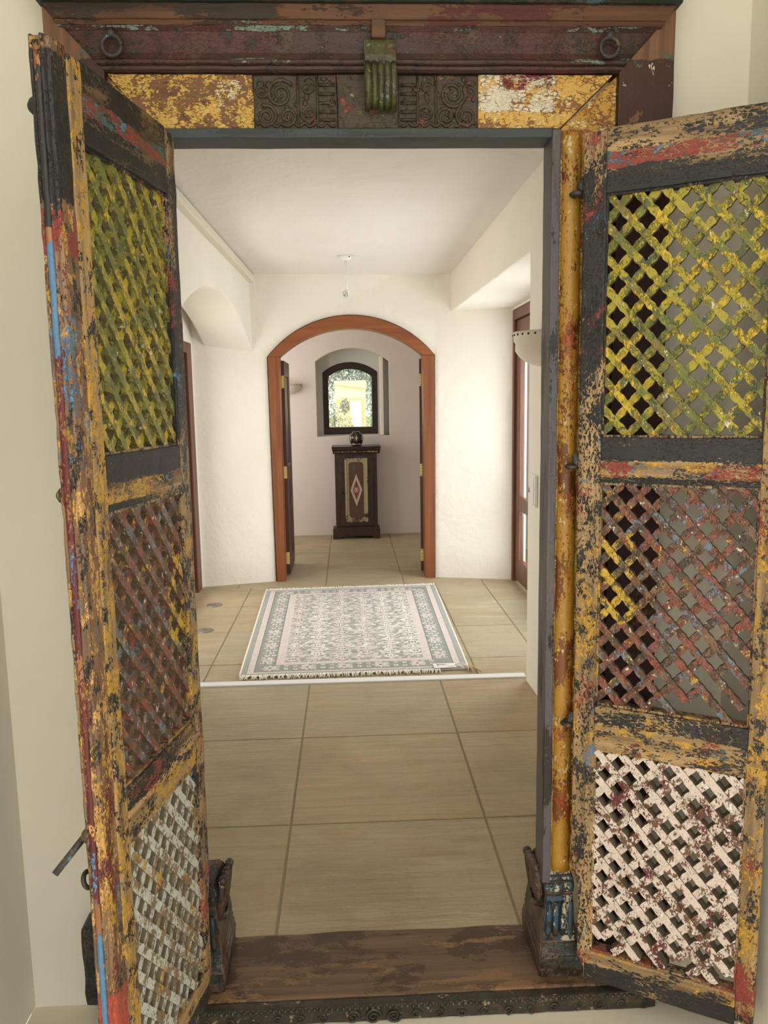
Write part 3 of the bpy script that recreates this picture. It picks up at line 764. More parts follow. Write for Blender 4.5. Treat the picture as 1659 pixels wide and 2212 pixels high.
    X['strip'] = paint(pre + 'strip', ((80, 60, 48), (150, 116, 84)), [((120, 104, 90), .3, 40, (1, 1, .4)), (MAR, .35, 20, (1, 1, .25)), ((206, 160, 96), .34, 46, (1, 1, .35)), (BLK, .30, 34, (1, 1, .4)), (YEL, .16, 40, (1, 1, .3)), (BLK, .92, 12, (1, 1, .5), (('z', 1.76, 2.0, .015),)), (RED, .6, 16, (1, 1, .5), (('z', 1.68, 1.76, .01),)), (BLU, .25, 14, (1, 1, .35), (('z', 1.3, 1.7, .05),)), (BLU, .22, 16, (1.6, 1, .25), (('z', .0, .62, .03),)), ((178, 78, 60), .45, 12, (1, 1, .4), (('z', .0, .42, .03),))], 'z', .45, .7, .45, .1)
    X['bead'] = paint(pre + 'bead', ((110, 70, 50), (170, 120, 76)), [((96, 30, 36), .92, 8, (1, 1, .3), (('z', .55, 1.7, .05),)), (BLU, .9, 8, (1, 1, .3), (('z', 1.52, 1.70, .02),)), (BLU, .9, 8, (1, 1, .3), (('z', 0, .55, .06),)), (BLU, .12, 16, (1, 1, .4)), (BLK, .95, 8, (1, 1, .3), (('z', 1.72, 2.1, .01),)), ((212, 160, 90), .06, 30, (1, 1, .3))], 'z', .4, .6, .3)
    return X
def lattice_leaf(name, label, loc, rz, m, pre):
    X = leaf_mats(pre, m)
    R = thing(name, label, 'door', loc, rz)
    def bx(u0, u1, z0, z1, y0, y1, grain, **k):
        a, b = sorted((u0 * m, u1 * m)); return beam(a, b, y0, y1, z0, z1, grain, **k)
    T = .042
    # stiles
    bm = bx(0, .050, .05, 2.003, 0, T, 'z', amp=.002)
    # worn hollow where the stile clears the carved base
    for v in bm.verts:
        if v.co.z < .36 and abs(v.co.x) < .034:
            k = min(1, max(0, (.36 - v.co.z) / .08)); tgt = .020 if v.co.z > .1 else .036
            v.co.x = m * max(abs(v.co.x), tgt * k)
    link('stile', bm, X['stile'], R)
    sm = link('stile', bx(.372, W_, .062, 2.0, -.002, T, 'z', amp=.002), X['far_stile'], R)
    e = .0485
    ra = link('rail', bx(e, .373, 1.874, 2.004, -.003, T + .002, 'x', amp=.002), X['top_rail'], R)
    link('rail', bx(e, .373, 1.262, 1.362, -.001, T, 'x', amp=.0018), X['mid_rail'], R)
    link('rail', bx(e, .373, .640, .748, -.002, T, 'x', amp=.0018), X['low_rail'], R)
    bm = bx(e - .012, .373, .052, .128, -.002, T, 'x', amp=.0022)
    link('rail', bm, X['bot_rail'], R)
    # thin fillets framing the panels
    bm = new()
    for (z0, z1) in ((1.362, 1.874), (.748, 1.262), (.128, .640)):
        for (a, b, c, d) in ((.049, .054, z0, z1), (.368, .373, z0, z1), (.05, .372, z1 - .005, z1 + .001), (.05, .372, z0 - .001, z0 + .005)):
            p, q = sorted((a * m, b * m)); box(bm, p, q, .004, .030, c, d)
    link('fillet', bm, X['stile'], R)
    link('lattice_panel', lattice(.050, .372, 1.362, 1.874, .0083, .0009, (.006, .017), (.0115, .025), m < 0, None, 1), None, R, mats=[X['lat_top'], M['edge_olive']])
    def dmg(fam, k, u, z):
        q = (u - .20) / .172; h = (z - .748)
        if fam == 1: return h < .03 + .17 * max(0, q) and q > -.25 and (k * 7 + int(u * 90)) % 5 > 0
        return h < .045 and q > .05 and k % 2 == 0
    link('lattice_panel', lattice(.050, .372, .748, 1.262, .0082, .0008, (.006, .017), (.0115, .025), m < 0, dmg if m > 0 else None, 2), None, R, mats=[X['lat_mid'], M['edge_brown']])
    link('lattice_panel', lattice(.050, .372, .128, .640, .0092, .0004, (.004, .032), (.0075, .033), m < 0, (lambda f, k, u, z: z < .15 and (k + int(u * 40)) % 2 == 0) if m > 0 else (lambda f, k, u, z: u > .25 and z < .13), 3), None, R, mats=[X['lat_low'], M['bare']])
    if m < 0:
        # moulded closing strip along the meeting edge
        bm = new()
        y0 = .002
        prof = [(.410, y0), (.444, y0), (.452, .004), (.455, .008)] + \
               [(.455 + .007 * math.sin(PI * k / 6), .0085 + .0045 * (1 - math.cos(PI * k / 6))) for k in range(1, 6)] + [(.455, .0175)] + \
               [(.455, .0265)] + [(.455 + .006 * math.sin(PI * k / 6), .0265 + .0045 * (1 - math.cos(PI * k / 6))) for k in range(1, 6)] + [(.455, .0355), (.450, .040), (.410, .040)]
        prism(bm, [(p[0] * m, p[1]) for p in prof], 'z', .0, 2.008)
        cut(bm, 'z', frange(.0, 2.0, .02)); jitter(bm, .0018, 30, 4)
        st = link('meeting_strip', bm, X['strip'], R)
        bm = new(); tube(bm, [(-.4565, .022, .0 + 2.0 * i / 60) for i in range(61)], .0068, 10); jitter(bm, .0013, 24, 8)
        link('bead', bm, X['bead'], st)
        for z in (1.915, 1.30, .69, .10):
            bm = new(); lathe(bm, [(0, .019), (.007, .017), (.013, .011), (.018, .0)], n=16)
            bmesh.ops.rotate(bm, verts=bm.verts, cent=(0, 0, 0), matrix=Matrix.Rotation(-PI / 2, 3, 'X'))
            bmesh.ops.translate(bm, verts=bm.verts, vec=(-.432, .039, z))
            link('stud', bm, X['strip'], st, smooth=True)
        # iron hasp pin and ring on the back
        def loc_(w):
            c, s = math.cos(rz), math.sin(rz); dx, dy = w[0] - loc[0], w[1] - loc[1]
            return (c * dx + s * dy, -s * dx + c * dy, w[2])
        bm = new(); a, b = Vector(loc_((-.462, 1.385, .712))), Vector(loc_((-.525, 1.30, .645)))
        tube(bm, [a, a.lerp(b, .5), b], .0062, 14); link('hasp_pin', bm, M['iron'], R)
        bm = new(); c_ = a.lerp(b, .12); d_ = (b - a).normalized()
        tube(bm, [c_ - d_ * .004 + Vector((0, 0, .004)), c_ + d_ * .012 + Vector((0, 0, .004))], [.011, .0105], 14)
        link('pin_collar', bm, X['strip'], R)
        bm = new(); c_ = Vector(loc_((-.492, 1.365, .592)))
        torus(bm, c_, .014, .0046, 'z', 24, 8); bmesh.ops.rotate(bm, verts=bm.verts, cent=c_, matrix=Matrix.Rotation(math.radians(70), 3, 'X'))
        link('staple_ring', bm, M['iron'], R)
    return R
lattice_leaf('lattice_door_leaf', 'right lattice door leaf with yellow, red and white panels, swung back against the wall', (.511, 1.75, 0), math.radians(-30), 1, 'right_')
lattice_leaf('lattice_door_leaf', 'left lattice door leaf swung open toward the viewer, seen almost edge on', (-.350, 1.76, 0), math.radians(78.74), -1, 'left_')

# ------------------------------------------------------------------ rug
def rug():
    NX, NY = 210, 300
    gray, gray2, pink, wht, dk = (np.array(c) for c in ((152, 155, 148), (166, 168, 162), (216, 204, 198), (230, 224, 217), (124, 130, 126)))
    X, Y = np.meshgrid((np.arange(NX) + .5) / NX * 1.28, (np.arange(NY) + .5) / NY * 2.03, indexing='ij')
    rs = np.random.RandomState(4)
    img = np.zeros((NX, NY, 3)) + gray
    ex = np.minimum(X, 1.28 - X); ey = np.minimum(Y, 2.03 - Y)
    def put(mask, c, a=1.0): img[mask] = img[mask] * (1 - a) + c * a
    def band(lo, hi, lo2, hi2, c):
        inn = (ex >= lo) & (ey >= lo2); out = (ex < hi) | (ey < hi2); put(inn & out, c)
    # border rosettes
    def ros(cx, cy, r, c=wht):
        d = np.hypot((X - cx), (Y - cy)); put((d < r) & (d > r * .42), c); put(d < r * .42, dk)
    def flower(cx, cy, r):
        th = np.arctan2(Y - cy, X - cx); d = np.hypot(X - cx, Y - cy)
        put(d < r * (.55 + .45 * np.cos(4 * th) ** 2), pink); put(d < r * .2, dk)
    for side in (0, 1):
        for i, cy in enumerate(np.arange(.2, 1.9, .048)):
            for j, off in enumerate((.115, .155)):
                cx = off + (.012 if i % 2 else -.005); cx = cx if side == 0 else 1.28 - cx
                ros(cx, cy, .0135 + .003 * ((i + j) % 2), wht if (i * 3 + j) % 4 else pink)
        for cy in np.arange(.25, 1.9, .29): flower((.137 if side == 0 else 1.28 - .137), cy, .042)
        for i, cx in enumerate(np.arange(.2, 1.12, .052)):
            for off in (.085, .135): 
                cy = off + (.01 if i % 2 else 0); ros(cx, cy if side == 0 else 2.03 - cy, .013)
        for cx in np.arange(.16, 1.2, .21): flower(cx, .11 if side == 0 else 2.03 - .11, .05)
    band(.0, .030, .0, .022, gray2); band(.036, .072, .026, .046, pink); band(.072, .077, .046, .05, dk)
    band(.19, .235, .165, .20, pink); band(.185, .19, .16, .165, dk); band(.235, .239, .2, .204, dk)
    # field
    fld = (ex > .24) & (ey > .205)
    base = img.copy(); img[fld] = gray2
    nz = rs.rand(NX // 3 + 1, NY // 3 + 1); nz = np.kron(nz, np.ones((3, 3)))[:NX, :NY]
    sym = np.minimum(nz, nz[::-1])
    put(fld & (sym < .2), pink, .8); put(fld & (sym > .62), gray)
    cols = np.linspace(.28, 1.0, 6)
    for c, cx in enumerate(cols):
        for cy in np.arange(.26 + (.085 if c % 2 else 0), 1.82, .17):
            a = .052 if c % 2 == 0 else .06
            d = np.abs(X - cx) / a + np.abs(Y - cy) / .048
            tint = pink if c in (0, 2, 3) else wht * .6 + pink * .4
            put(fld & (d < 1.12) & (d > 1.0), dk); put(fld & (d < 1), tint)
            for q in (-.018, 0, .018): put(fld & (np.abs(X - cx - q) < .004) & (np.abs(Y - cy) < .012), dk)
            for sy in (-1, 1):
                yy = Y - cy - sy * (.062 + .25 * (X - cx) ** 2 / a)
                put(fld & (np.abs(yy) < .009) & (np.abs(X - cx) < a * 1.1), tint)
            put(fld & (np.abs(X - cx) < .004) & (np.abs(Y - cy - .085) < .03), wht)
    for i in range(150):
        cx, cy = rs.uniform(.26, 1.02), rs.uniform(.22, 1.8); d = np.hypot(X - cx, (Y - cy) * .8)
        put(fld & (d < .012) & (d > .004), wht)
    img[~fld] = base[~fld]
    img += rs.normal(0, 7, (NX, NY, 1)); img = np.clip(img, 60, 250)
    cor = {(0, 0): (-.607, 4.090), (1, 0): (.622, 4.112), (1, 1): (.650, 6.075), (0, 1): (-.660, 6.025)}
    def P(s, t):
        x = [(1 - s) * (1 - t) * cor[0, 0][k] + s * (1 - t) * cor[1, 0][k] + s * t * cor[1, 1][k] + (1 - s) * t * cor[0, 1][k] for k in (0, 1)]
        return x[0], x[1]
    verts = []; faces = []
    for i in range(NX + 1):
        for j in range(NY + 1):
            s, t = i / NX, j / NY; x, y = P(s, t)
            z = .010 + .0012 * mnoise.noise(Vector((x * 6, y * 6, 0)))
            verts.append((x, y, z))
    for i in range(NX):
        for j in range(NY):
            a = i * (NY + 1) + j; faces.append((a, a + NY + 1, a + NY + 2, a + 1))
    # underside rim
    rim = [i * (NY + 1) for i in range(NX + 1)] + [NX * (NY + 1) + j for j in range(1, NY + 1)] + [i * (NY + 1) + NY for i in range(NX - 1, -1, -1)] + [j for j in range(NY - 1, 0, -1)]
    n0 = len(verts)
    for r in rim: v = verts[r]; verts.append((v[0], v[1], .0012))
    m = len(rim)
    for k in range(m): faces.append((rim[k], n0 + k, n0 + (k + 1) % m, rim[(k + 1) % m]))
    me = bpy.data.meshes.new('pile'); me.from_pydata(verts, [], faces)
    at = me.color_attributes.new('weave', 'FLOAT_COLOR', 'CORNER')
    c = (img / 255.0); c = np.where(c <= .04045, c / 12.92, ((c + .055) / 1.055) ** 2.4)
    cols_ = np.ones((len(faces), 4)); cols_[:, :3] = .75; cols_[:NX * NY, :3] = c.reshape(-1, 3)
    at.data.foreach_set('color', np.repeat(cols_, 4, axis=0).ravel().astype(np.float32))
    t = NT('rug_weave'); a = t.n.new('ShaderNodeAttribute'); a.attribute_name = 'weave'; t.col(a.outputs['Color'])
    t.bump(t.noise(t.mapping((420, 300, 300)), 1, 2), .4, .002); t.set(Roughness=.95)
    me.materials.append(t.m)
    R = thing('rug', 'faded grey and pink patterned rug with white fringes on the hall floor', 'rug', (0, 0, 0))
    o = bpy.data.objects.new('pile', me); COL.objects.link(o); o.parent = R
    wht_m = flat('fringe_cotton', (244, 238, 226), .9)
    for tt, sgn in ((0, -1), (1, 1)):
        bm = new(); rn = random.Random(5 + tt)
        for k in range(120):
            s = (k + .5) / 120
            if tt == 0 and s > .875: continue
            x, y = P(s, tt); l = rn.uniform(.035, .055)
            if tt: l *= .8
            dx = rn.uniform(-.02, .02) - .006
            tube(bm, [(x, y - sgn * .004, .009), (x + dx * .4, y + sgn * l * .5, .010 + rn.uniform(0, .006)), (x + dx, y + sgn * l, .004)], [.0038, .0042, .0022], 5)
            if k % 2: tube(bm, [(x, y, .009), (x - dx, y + sgn * l * .6, .012), (x - dx * 1.6, y + sgn * l * .95, .004)], [.003, .0034, .002], 5)
        link('fringe', bm, wht_m, R, smooth=True)
    for s in (0, 1):
        bm = new(); pts = [P(s, k / 30) for k in range(31)]
        tube(bm, [(p[0], p[1], .007) for p in pts], .006, 7)
        link('side_cord', bm, wht_m, R)
    bm = new(); x, y = P(1, 0)
    for k, (dx, dy) in enumerate(((.05, -.01), (.06, -.055), (.02, -.06), (-.01, -.055), (.04, -.03))):
        tube(bm, [(x - .01, y + .005, .012), (x + dx * .5, y + dy * .4, .018), (x + dx, y + dy, .005)], [.006, .005, .003], 6)
    ball(bm, (x + .008, y + .004, .013), .012)
    link('corner_tassel', bm, flat('tan_cotton', (206, 178, 138), .9), R, smooth=True)
rug()
tg = thing('price_tag', 'white printed cardboard tag with a cord lying on the rug corner', 'tag', (.50, 4.135, .001), math.radians(2))
bm = new(); box(bm, -.065, .055, -.03, .04, .0135, .0165); link('card', bm, flat('tag_card', (240, 238, 234), .6), tg, bevel=.001)
bm = new()
for k in range(3): box(bm, -.045, .0 + .006 * k, .022 - .006 * k, .0255 - .006 * k, .0166, .0169)
box(bm, -.045, -.04, .0, .026, .0166, .0169); box(bm, .01, .045, -.012, -.009, .0166, .0169); box(bm, .015, .04, -.017, -.015, .0166, .0169); box(bm, -.05, -.046, -.02, -.017, .0166, .0169)
link('print', bm, flat('tag_ink', (150, 148, 150), .7), tg)
bm = new(); tube(bm, [(.05, .0, .0165), (.07, .015, .02), (.10, .012, .02), (.115, .0, .016), (.095, -.012, .018), (.075, -.004, .018), (.085, -.03, .018), (.092, -.045, .017)], .0038, 7)
link('cord', bm, flat('white_cord', (242, 240, 236), .8), tg, smooth=True)

# ------------------------------------------------------------------ ceiling lamp
py = 5.67; pz = ceil_z(py)
pl = thing('pendant_lamp', 'bare bulb lamp hanging on a white rod from the hall ceiling', 'lamp', (.006, py, pz))
bm = new(); lathe(bm, [(0, .002), (.040, .002), (.042, -.004), (.040, -.022), (.030, -.030), (0, -.030)], n=28); link('ceiling_rose', bm, M['white_plastic'], pl, smooth=False)
bm = new(); ball(bm, (.026, -.032, -.012), .005); link('screw', bm, M['hole_dark'], pl)
bm = new(); tube(bm, [(-.006, 0, -.02), (-.004, 0, -.235)], .0034, 8); link('rod', bm, M['white_plastic'], pl)
bm = new(); tube(bm, [(.004, 0, -.03), (.007, 0, -.16), (.006, 0, -.238)], .0032, 8); link('cord', bm, M['white_plastic'], pl)
bm = new(); d = Vector((-.4, -.75, -.55)).normalized(); a = Vector((.006, .008, -.243))
tube(bm, [a - d * .012, a, a + d * .018, a + d * .03], [.011, .017, .020, .020], 16); link('socket', bm, M['white_plastic'], pl)
bm = new(); q0 = a + d * .03; u_ = d.cross(Vector((0, 0, 1))).normalized(); w_ = d.cross(u_)
tube(bm, [q0 + (u_ * math.cos(2 * PI * k / 24) + w_ * math.sin(2 * PI * k / 24)) * .0185 for k in range(25)], .0014, 6); link('socket_rim', bm, M['hole_dark'], pl)
bm = new(); ball(bm, a + d * .052, .0265, 1, 1, 1, 20, 14); tube(bm, [a + d * .026, a + d * .04], [.013, .02], 16); link('bulb', bm, M['glass'], pl, smooth=True)
bm = new(); tube(bm, [a + d * .03, a + d * .055], [.004, .006], 8); link('filament_mount', bm, M['steel'], pl)

# ------------------------------------------------------------------ wall sconces (half bowls with a pierced rim)
def sconce(label, loc, rz, r, h):
    t = thing('wall_sconce', label, 'wall lamp', loc, rz, 'white half-bowl wall sconces')
    bm = new(); n = 48
    prof = [(r, h), (r * 1.0, h - .018), (r * .985, h - .022), (r * .985, h - .040), (r * .93, h - .05)]
    prof += [(r * math.cos(a), h * .72 * (1 - math.sin(a))) for a in [.35 + k * (PI / 2 - .35) / 8 for k in range(9)]]
    prof += [(0, 0)]
    inner = [(r * .95, h), (r * .9, h - .05), (r * .5, .03), (0, .015)]
    lathe(bm, prof, n=n, a0=PI, a1=2 * PI)
    lathe(bm, [(r, h)] + inner, n=n, a0=PI, a1=2 * PI)
    link('bowl', bm, M['sconce'], t, smooth=True)
    for k in range(14):
        a = PI + PI * (k + .5) / 14
        bm = new(); ball(bm, (math.cos(a) * (r * .998), math.sin(a) * (r * .998), h - .0145), .0052, 1, 1, 1, 8, 6)
        link('rim_hole', bm, M['hole_dark'], t)
    bm = new(); box(bm, -r * .4, r * .4, -.008, .0, .03, h - .02); link('back_plate', bm, M['sconce'], t)
    return t
sconce('white half-bowl sconce with pierced rim on the right hall wall', (.900, 3.62, 1.59), PI / 2 + PI, .146, .155)
sconce('white half-bowl sconce on the back room wall left of the cabinet', (-.64, 8.598, 1.525), 0, .15, .115)

# ------------------------------------------------------------------ light switch, hook, floor caps
sw = thing('light_switch', 'white light switch plate with a small warning triangle on the right hall wall', 'light switch', (.896, 3.80, 1.005))
bm = new(); box(bm, -.012, .004, -.065, .065, -.078, .078); link('plate', bm, M['white_plastic'], sw, bevel=.004)
bm = new(); box(bm, -.016, -.011, -.05, .05, -.068, .066); link('cover', bm, M['white_plastic'], sw, bevel=.003)
bm = new(); prism(bm, [(.022, -.012), (.048, -.012), (.035, .016)], 'x', -.0172, -.0158); link('warning_triangle', bm, flat('ink', (60, 50, 40), .6), sw)
bm = new(); prism(bm, [(.031, -.010), (.039, -.010), (.036, .002), (.034, .002)], 'x', -.0178, -.0171); link('symbol', bm, flat('orange_ink', (222, 130, 50), .6), sw)
bm = new(); hy = 6.27; tube(bm, [(1.245, hy, 2.105)] + [(1.228 - .017 * math.sin(a) * 0 + .018 * math.cos(a) - .002, hy - .01, 2.092 + .018 * math.sin(a)) for a in [.6 + k * (4.2 / 14) for k in range(15)]], .003, 7)
tube(bm, [(1.245, hy, 2.105), (1.27, 6.275, 2.112)], .003, 7)
tag(link('hook', bm, M['black_paint'], None, smooth=True), 'small black wire hook high in the corner beside the right glazed door', 'hook')
for (x, y, lb) in ((-.994, 5.651, 'round metal floor cap farther from the doorway, near the left hall door'), (-.949, 5.0, 'round metal floor cap nearer the doorway, half hidden by the left lattice leaf')):
    c = thing('floor_cap', lb, 'floor cap', (x, y, 0), 0, 'round metal floor caps')
    bm = new(); lathe(bm, [(0, .006), (.04, .006), (.044, .0045), (.055, .003), (.057, .0)], n=32); link('disc', bm, M['steel'], c, smooth=True)
    bm = new(); box(bm, -.012, .012, -.002, .002, .0055, .0065); link('slot', bm, M['hole_dark'], c)

# ------------------------------------------------------------------ cabinet and jar in the back room
CM = paint('cabinet_wood', ((44, 26, 20), (72, 44, 34)), [((58, 34, 28), .5, 10, (1, 1, .3)), ((40, 26, 22), .3, 14)], 'z', .4, .4, .2)
CB = paint('cabinet_panel_wood', ((76, 52, 34), (104, 74, 50)), [((92, 64, 44), .5, 9, (1, 1, .3))], 'z', .45, .3, .2)
CC = paint('cabinet_cream', ((60, 40, 28), (90, 62, 44)), [((176, 164, 124), .84, 14, (1, 1, .6), (('z', .24, .88, .05),)), ((176, 164, 124), .38, 30)], 'z', .45, .4, .3)
cb = thing('cabinet', 'narrow dark wooden cabinet with a painted diamond door against the back wall', 'cabinet', (.072, 8.33, 0))
bm = new(); box(bm, -.222, .220, .0, .262, .11, .92); link('body', bm, CM, cb, bevel=.003)
bm = new()
prism(bm, [(0, .90), (-.012, .905), (-.02, .93), (-.034, .945), (-.036, .955), (-.036, .962), (-.046, .966), (-.046, .979), (.265, .979), (.265, .90)], 'x', -.25, .262)
for v in bm.verts:
    k = max(0, min(1, (v.co.z - .90) / .066)); v.co.x += (-1 if v.co.x < 0 else 1) * .012 * (k - 1)
link('top', bm, CM, cb, bevel=.002)
bm = new(); box(bm, -.235, .235, -.022, -.018, .915, .93); link('cornice_stripe', bm, CC, cb)
bm = new()
pf = [(-.256, 0), (-.19, 0), (-.175, .018), (-.155, .018), (-.14, .034), (-.12, .026), (-.10, .03), (.11, .03), (.125, .026), (.14, .034), (.155, .018), (.175, .018), (.19, 0), (.243, 0), (.243, .09), (.236, .105), (.228, .125), (-.236, .125), (-.247, .105), (-.256, .09)]
pf = [(p[0], max(p[1], 0)) for p in pf]
prism(bm, pf, 'y', -.03, -.004); box(bm, -.256, -.235, -.004, .262, 0, .10); box(bm, .222, .243, -.004, .262, 0, .10); link('plinth', bm, CM, cb, bevel=.003)
dr = None
bm = new(); box(bm, -.168, .178, -.016, .002, .135, .885); dr = link('door', bm, CM, cb, bevel=.004)
bm = new()
o_ = [(-.118, .178), (.120, .178), (.120, .856), (-.118, .856)]; i_ = [(-.098, .20), (.098, .20), (.098, .835), (-.098, .835)]
ring(bm, o_, i_, -.026, -.014); link('panel_moulding', bm, CC, dr, bevel=.003)
bm = new(); box(bm, -.10, .10, -.0185, -.014, .20, .836); link('cream_border', bm, CC, dr)
bm = new()
def rr(x0, x1, z0, z1, c): return [(x0 + c, z0), (x1 - c, z0), (x1, z0 + c), (x1, z1 - c), (x1 - c, z1), (x0 + c, z1), (x0, z1 - c), (x0, z0 + c)]
prism(bm, rr(-.078, .076, .222, .815, .022), 'y', -.0205, -.0175); link('inner_panel', bm, CB, dr)
def dia(a, b, y0, y1, nm, c, par):
    bm = new(); ring(bm, [(-a, .519), (0, .519 - b), (a, .519), (0, .519 + b)], [(-a * .62, .519), (0, .519 - b * .62), (a * .62, .519), (0, .519 + b * .62)], y0, y1)
    return link(nm, bm, flat(nm, c, .6), par)
dia(.062, .173, -.024, -.0195, 'diamond_border', (196, 176, 160), dr)
bm = new(); prism(bm, [(-.041, .519), (0, .41), (.041, .519), (0, .628)], 'y', -.022, -.0195); dd = link('diamond_field', bm, flat('diamond_field', (122, 66, 58), .6), dr)
bm = new()
for k in range(6): ball(bm, (.018 * math.cos(k * PI / 3), -.022, .519 + .022 * math.sin(k * PI / 3)), .011, 1, .3, 1, 10, 6)
ball(bm, (0, -.022, .519), .012, 1, .4, 1); link('flower', bm, flat('flower_paint', (186, 150, 134), .6), dr, smooth=True)
bm = new(); box(bm, -.042, -.012, -.0215, -.0195, .725, .785); link('green_patch', bm, flat('green_patch', (72, 88, 70), .6), dr)
bm = new(); ball(bm, (-.145, -.022, .49), .013, 1, 1, 1); link('knob', bm, M['black_paint'], dr, smooth=True)
jr = thing('jar', 'round dark glazed jar with pale leaf pattern on top of the cabinet', 'jar', (.083, 8.40, .979))
def jar_mat():
    t = NT('jar_glaze')
    sep = t.n.new('ShaderNodeSeparateXYZ'); t.l.new(t.coord(), sep.inputs[0])
    ang = t.math('ARCTAN2', sep.outputs[0], t.math('MULTIPLY', sep.outputs[1], -1.0))
    u = t.math('SUBTRACT', t.math('FRACT', t.math('ADD', t.math('MULTIPLY', ang, 6 / (2 * PI)), .5)), .5)
    au = t.math('ABSOLUTE', u); z = sep.outputs[2]
    dz = t.math('ABSOLUTE', t.math('SUBTRACT', z, .085))
    q = t.math('ADD', t.math('MULTIPLY', au, 2.6), t.math('MULTIPLY', dz, 13.0))
    leafm = t.math('LESS_THAN', q, .42)
    ringm = t.math('MULTIPLY', t.math('GREATER_THAN', q, .66), t.math('LESS_THAN', q, .90))
    low = t.math('MULTIPLY', t.math('GREATER_THAN', z, .012), t.math('LESS_THAN', z, t.math('ADD', .018, t.math('MULTIPLY', au, .03))))
    c = t.mix(ringm, rgb(34, 22, 22), rgb(92, 78, 66)); c = t.mix(leafm, c, rgb(196, 180, 150)); c = t.mix(low, c, rgb(186, 172, 170))
    t.col(c); t.set(Roughness=.12); return t.m
bm = new(); lathe(bm, [(0, 0), (.046, 0), (.05, .003), (.060, .022), (.070, .05), (.0735, .08), (.070, .108), (.056, .128), (.038, .138), (.034, .142), (.036, .150), (.031, .150), (.029, .14), (.0, .12)], n=48)
link('body', bm, jar_mat(), jr, smooth=True)
bm = new(); torus(bm, (0, 0, .150), .0335, .0022, 'z', 28, 6); link('rim', bm, flat('jar_rim', (120, 108, 92), .3), jr)

# ------------------------------------------------------------------ garden seen through the glass
bm = new(); box(bm, -40, 40, 9.2, 80, -.25, -.15); struct(link('ground', bm, plaster('dry_garden_soil', (150, 140, 96), .3)))
bm = new(); box(bm, 1.42, 4.2, 3.0, 9.2, -.12, -.06); struct(link('floor_terrace', bm, M['stone']))
bm = new(); box(bm, 4.2, 4.5, 6.0, 40, -.1, 3.2); struct(link('wall_terrace', bm, plaster('terrace_plaster', (238, 226, 186), .4)))
YH = 30.0
hs = thing('garden_house', 'small yellow house with an orange-framed doorway in the garden behind the window', 'house', (.1, YH, 0))
bm = new(); prism(bm, [(-.58, -.2), (.58, -.2), (.58, 1.90), (-.58, 2.06)], 'y', 0, .9)
ym = plaster('yellow_render', (240, 223, 172), .3); link('wall', bm, ym, hs)
bm = new(); prism(bm, [(-.6, 2.06), (.6, 1.90), (.6, 2.20), (-.6, 2.20)], 'y', -.05, .95); link('roof', bm, plaster('pale_roof', (214, 204, 164), .3), hs)
bm = new(); box(bm, -.04, .40, -.03, -.001, -.2, 1.50); link('doorway', bm, plaster('white_doorway', (246, 242, 214), .1), hs)
bm = new(); ring(bm, [(-.08, -.2), (.44, -.2), (.44, 1.55), (-.08, 1.55)], [(-.035, -.19), (.395, -.19), (.395, 1.50), (-.035, 1.50)], -.06, .0); link('door_frame', bm, flat('orange_frame', (226, 176, 124), .6), hs)
bm = new(); box(bm, -.50, -.44, -.05, 0, 1.38, 1.52); link('lantern', bm, flat('lantern_yellow', (228, 190, 60), .5), hs)
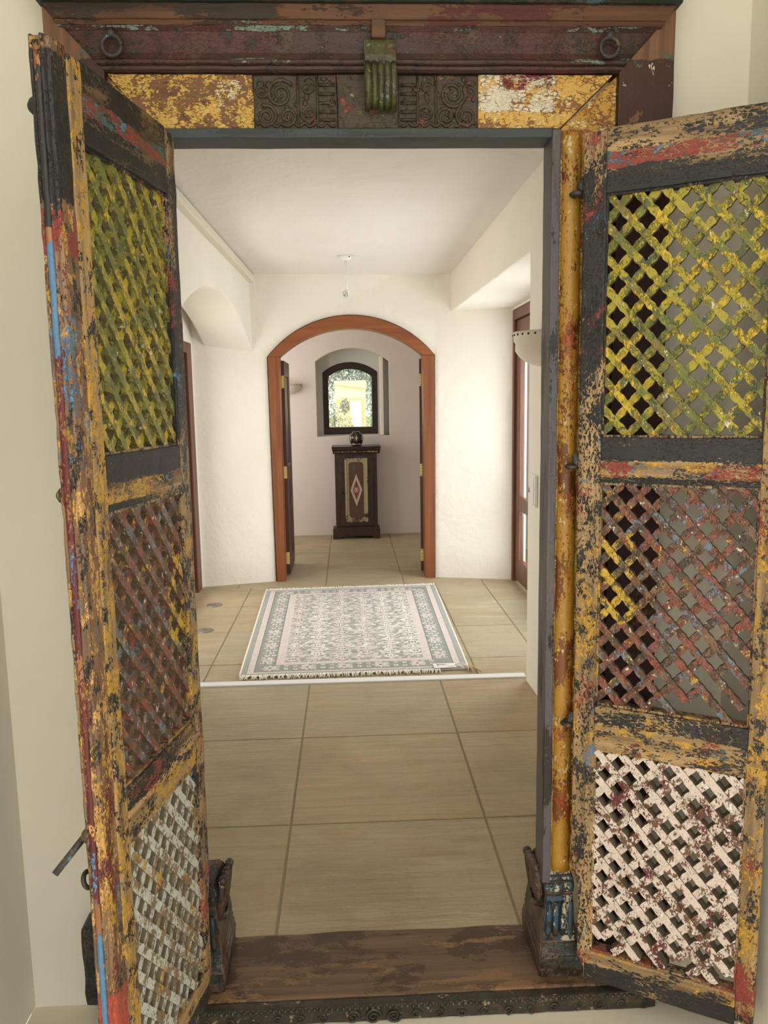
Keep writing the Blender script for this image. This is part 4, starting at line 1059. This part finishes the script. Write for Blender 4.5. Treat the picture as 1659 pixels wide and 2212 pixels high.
def foliage(name, label, cat, blobs, n, size, cols, seed, stem=None, group=None):
    R = thing(name, label, cat, (blobs[0][0], blobs[0][1], 0), 0, group)
    rn = random.Random(seed); bm = new()
    ox, oy = blobs[0][0], blobs[0][1]
    for i in range(n):
        bx_, by_, bz_, rx, ry, rz_ = rn.choice(blobs)
        d = Vector((rn.gauss(0, 1), rn.gauss(0, 1), rn.gauss(0, 1))).normalized() * (rn.random() ** .4)
        c = Vector((bx_ - ox + d.x * rx, by_ - oy + d.y * ry, bz_ + d.z * rz_))
        if c.z < -.1: continue
        q = Matrix.Rotation(rn.uniform(0, 2 * PI), 3, 'Z') @ Matrix.Rotation(rn.uniform(-1.2, 1.2), 3, 'X')
        l = size * rn.uniform(.6, 1.4); w = l * .36
        vs = [bm.verts.new(c + q @ Vector(p)) for p in ((0, -l / 2, 0), (w / 2, 0, l * .08), (0, l / 2, 0), (-w / 2, 0, l * .08))]
        bm.faces.new(vs).material_index = rn.randrange(len(cols))
    link('leaves', bm, None, R, mats=cols, recalc=False)
    bm = new(); zt = max(b[2] for b in blobs)
    tube(bm, [(0, 0, -.2), (.03, 0, zt * .5), (0, .02, zt)], [.06 * stem, .045 * stem, .02 * stem], 8)
    link('stem', bm, flat(name + '_bark', (96, 78, 60), .9), R)
    return R
def lf(nm, c):
    t = NT(nm); t.col(rgb(*c)); t.set(Roughness=.35); return t.m
G1, G2, G3, G4 = lf('leaf_green', (92, 128, 66)), lf('leaf_blue_green', (134, 164, 152)), lf('leaf_pale', (196, 212, 200)), lf('leaf_dark', (70, 98, 80))
foliage('tree', 'tall silvery green tree filling the top of the far window', 'tree', [(.1, 35, 3.2, 2.4, .9, 1.3), (-1.2, 35, 2.4, 1.2, .8, 1.4), (1.2, 35, 2.2, .9, .8, 1.6), (.0, 35, 2.5, 2.0, .6, .7)], 9000, .16, [G2, G3, G4, G2], 1, 2)
foliage('bush', 'green bush in front of the yellow garden house on its left', 'bush', [(-.46, 26, 1.0, .26, .3, .42), (-.10, 26, 1.28, .17, .2, .30), (-.2, 26, .6, .45, .3, .4)], 2600, .065, [G1, G1, G3, G4], 2, .5)
foliage('shrub', 'grey green shrub to the right of the yellow garden house', 'shrub', [(.95, 28, 1.2, .42, .4, 1.1), (1.0, 28, .5, .5, .4, .6)], 2600, .08, [G2, G3, G1], 3, .5)
foliage('low_plant', 'low green plant at the foot of the orange-framed doorway', 'plant', [(.12, 24, .60, .14, .2, .13), (-.3, 24, .5, .3, .2, .15)], 900, .05, [G1, G3, G4], 4, .3)
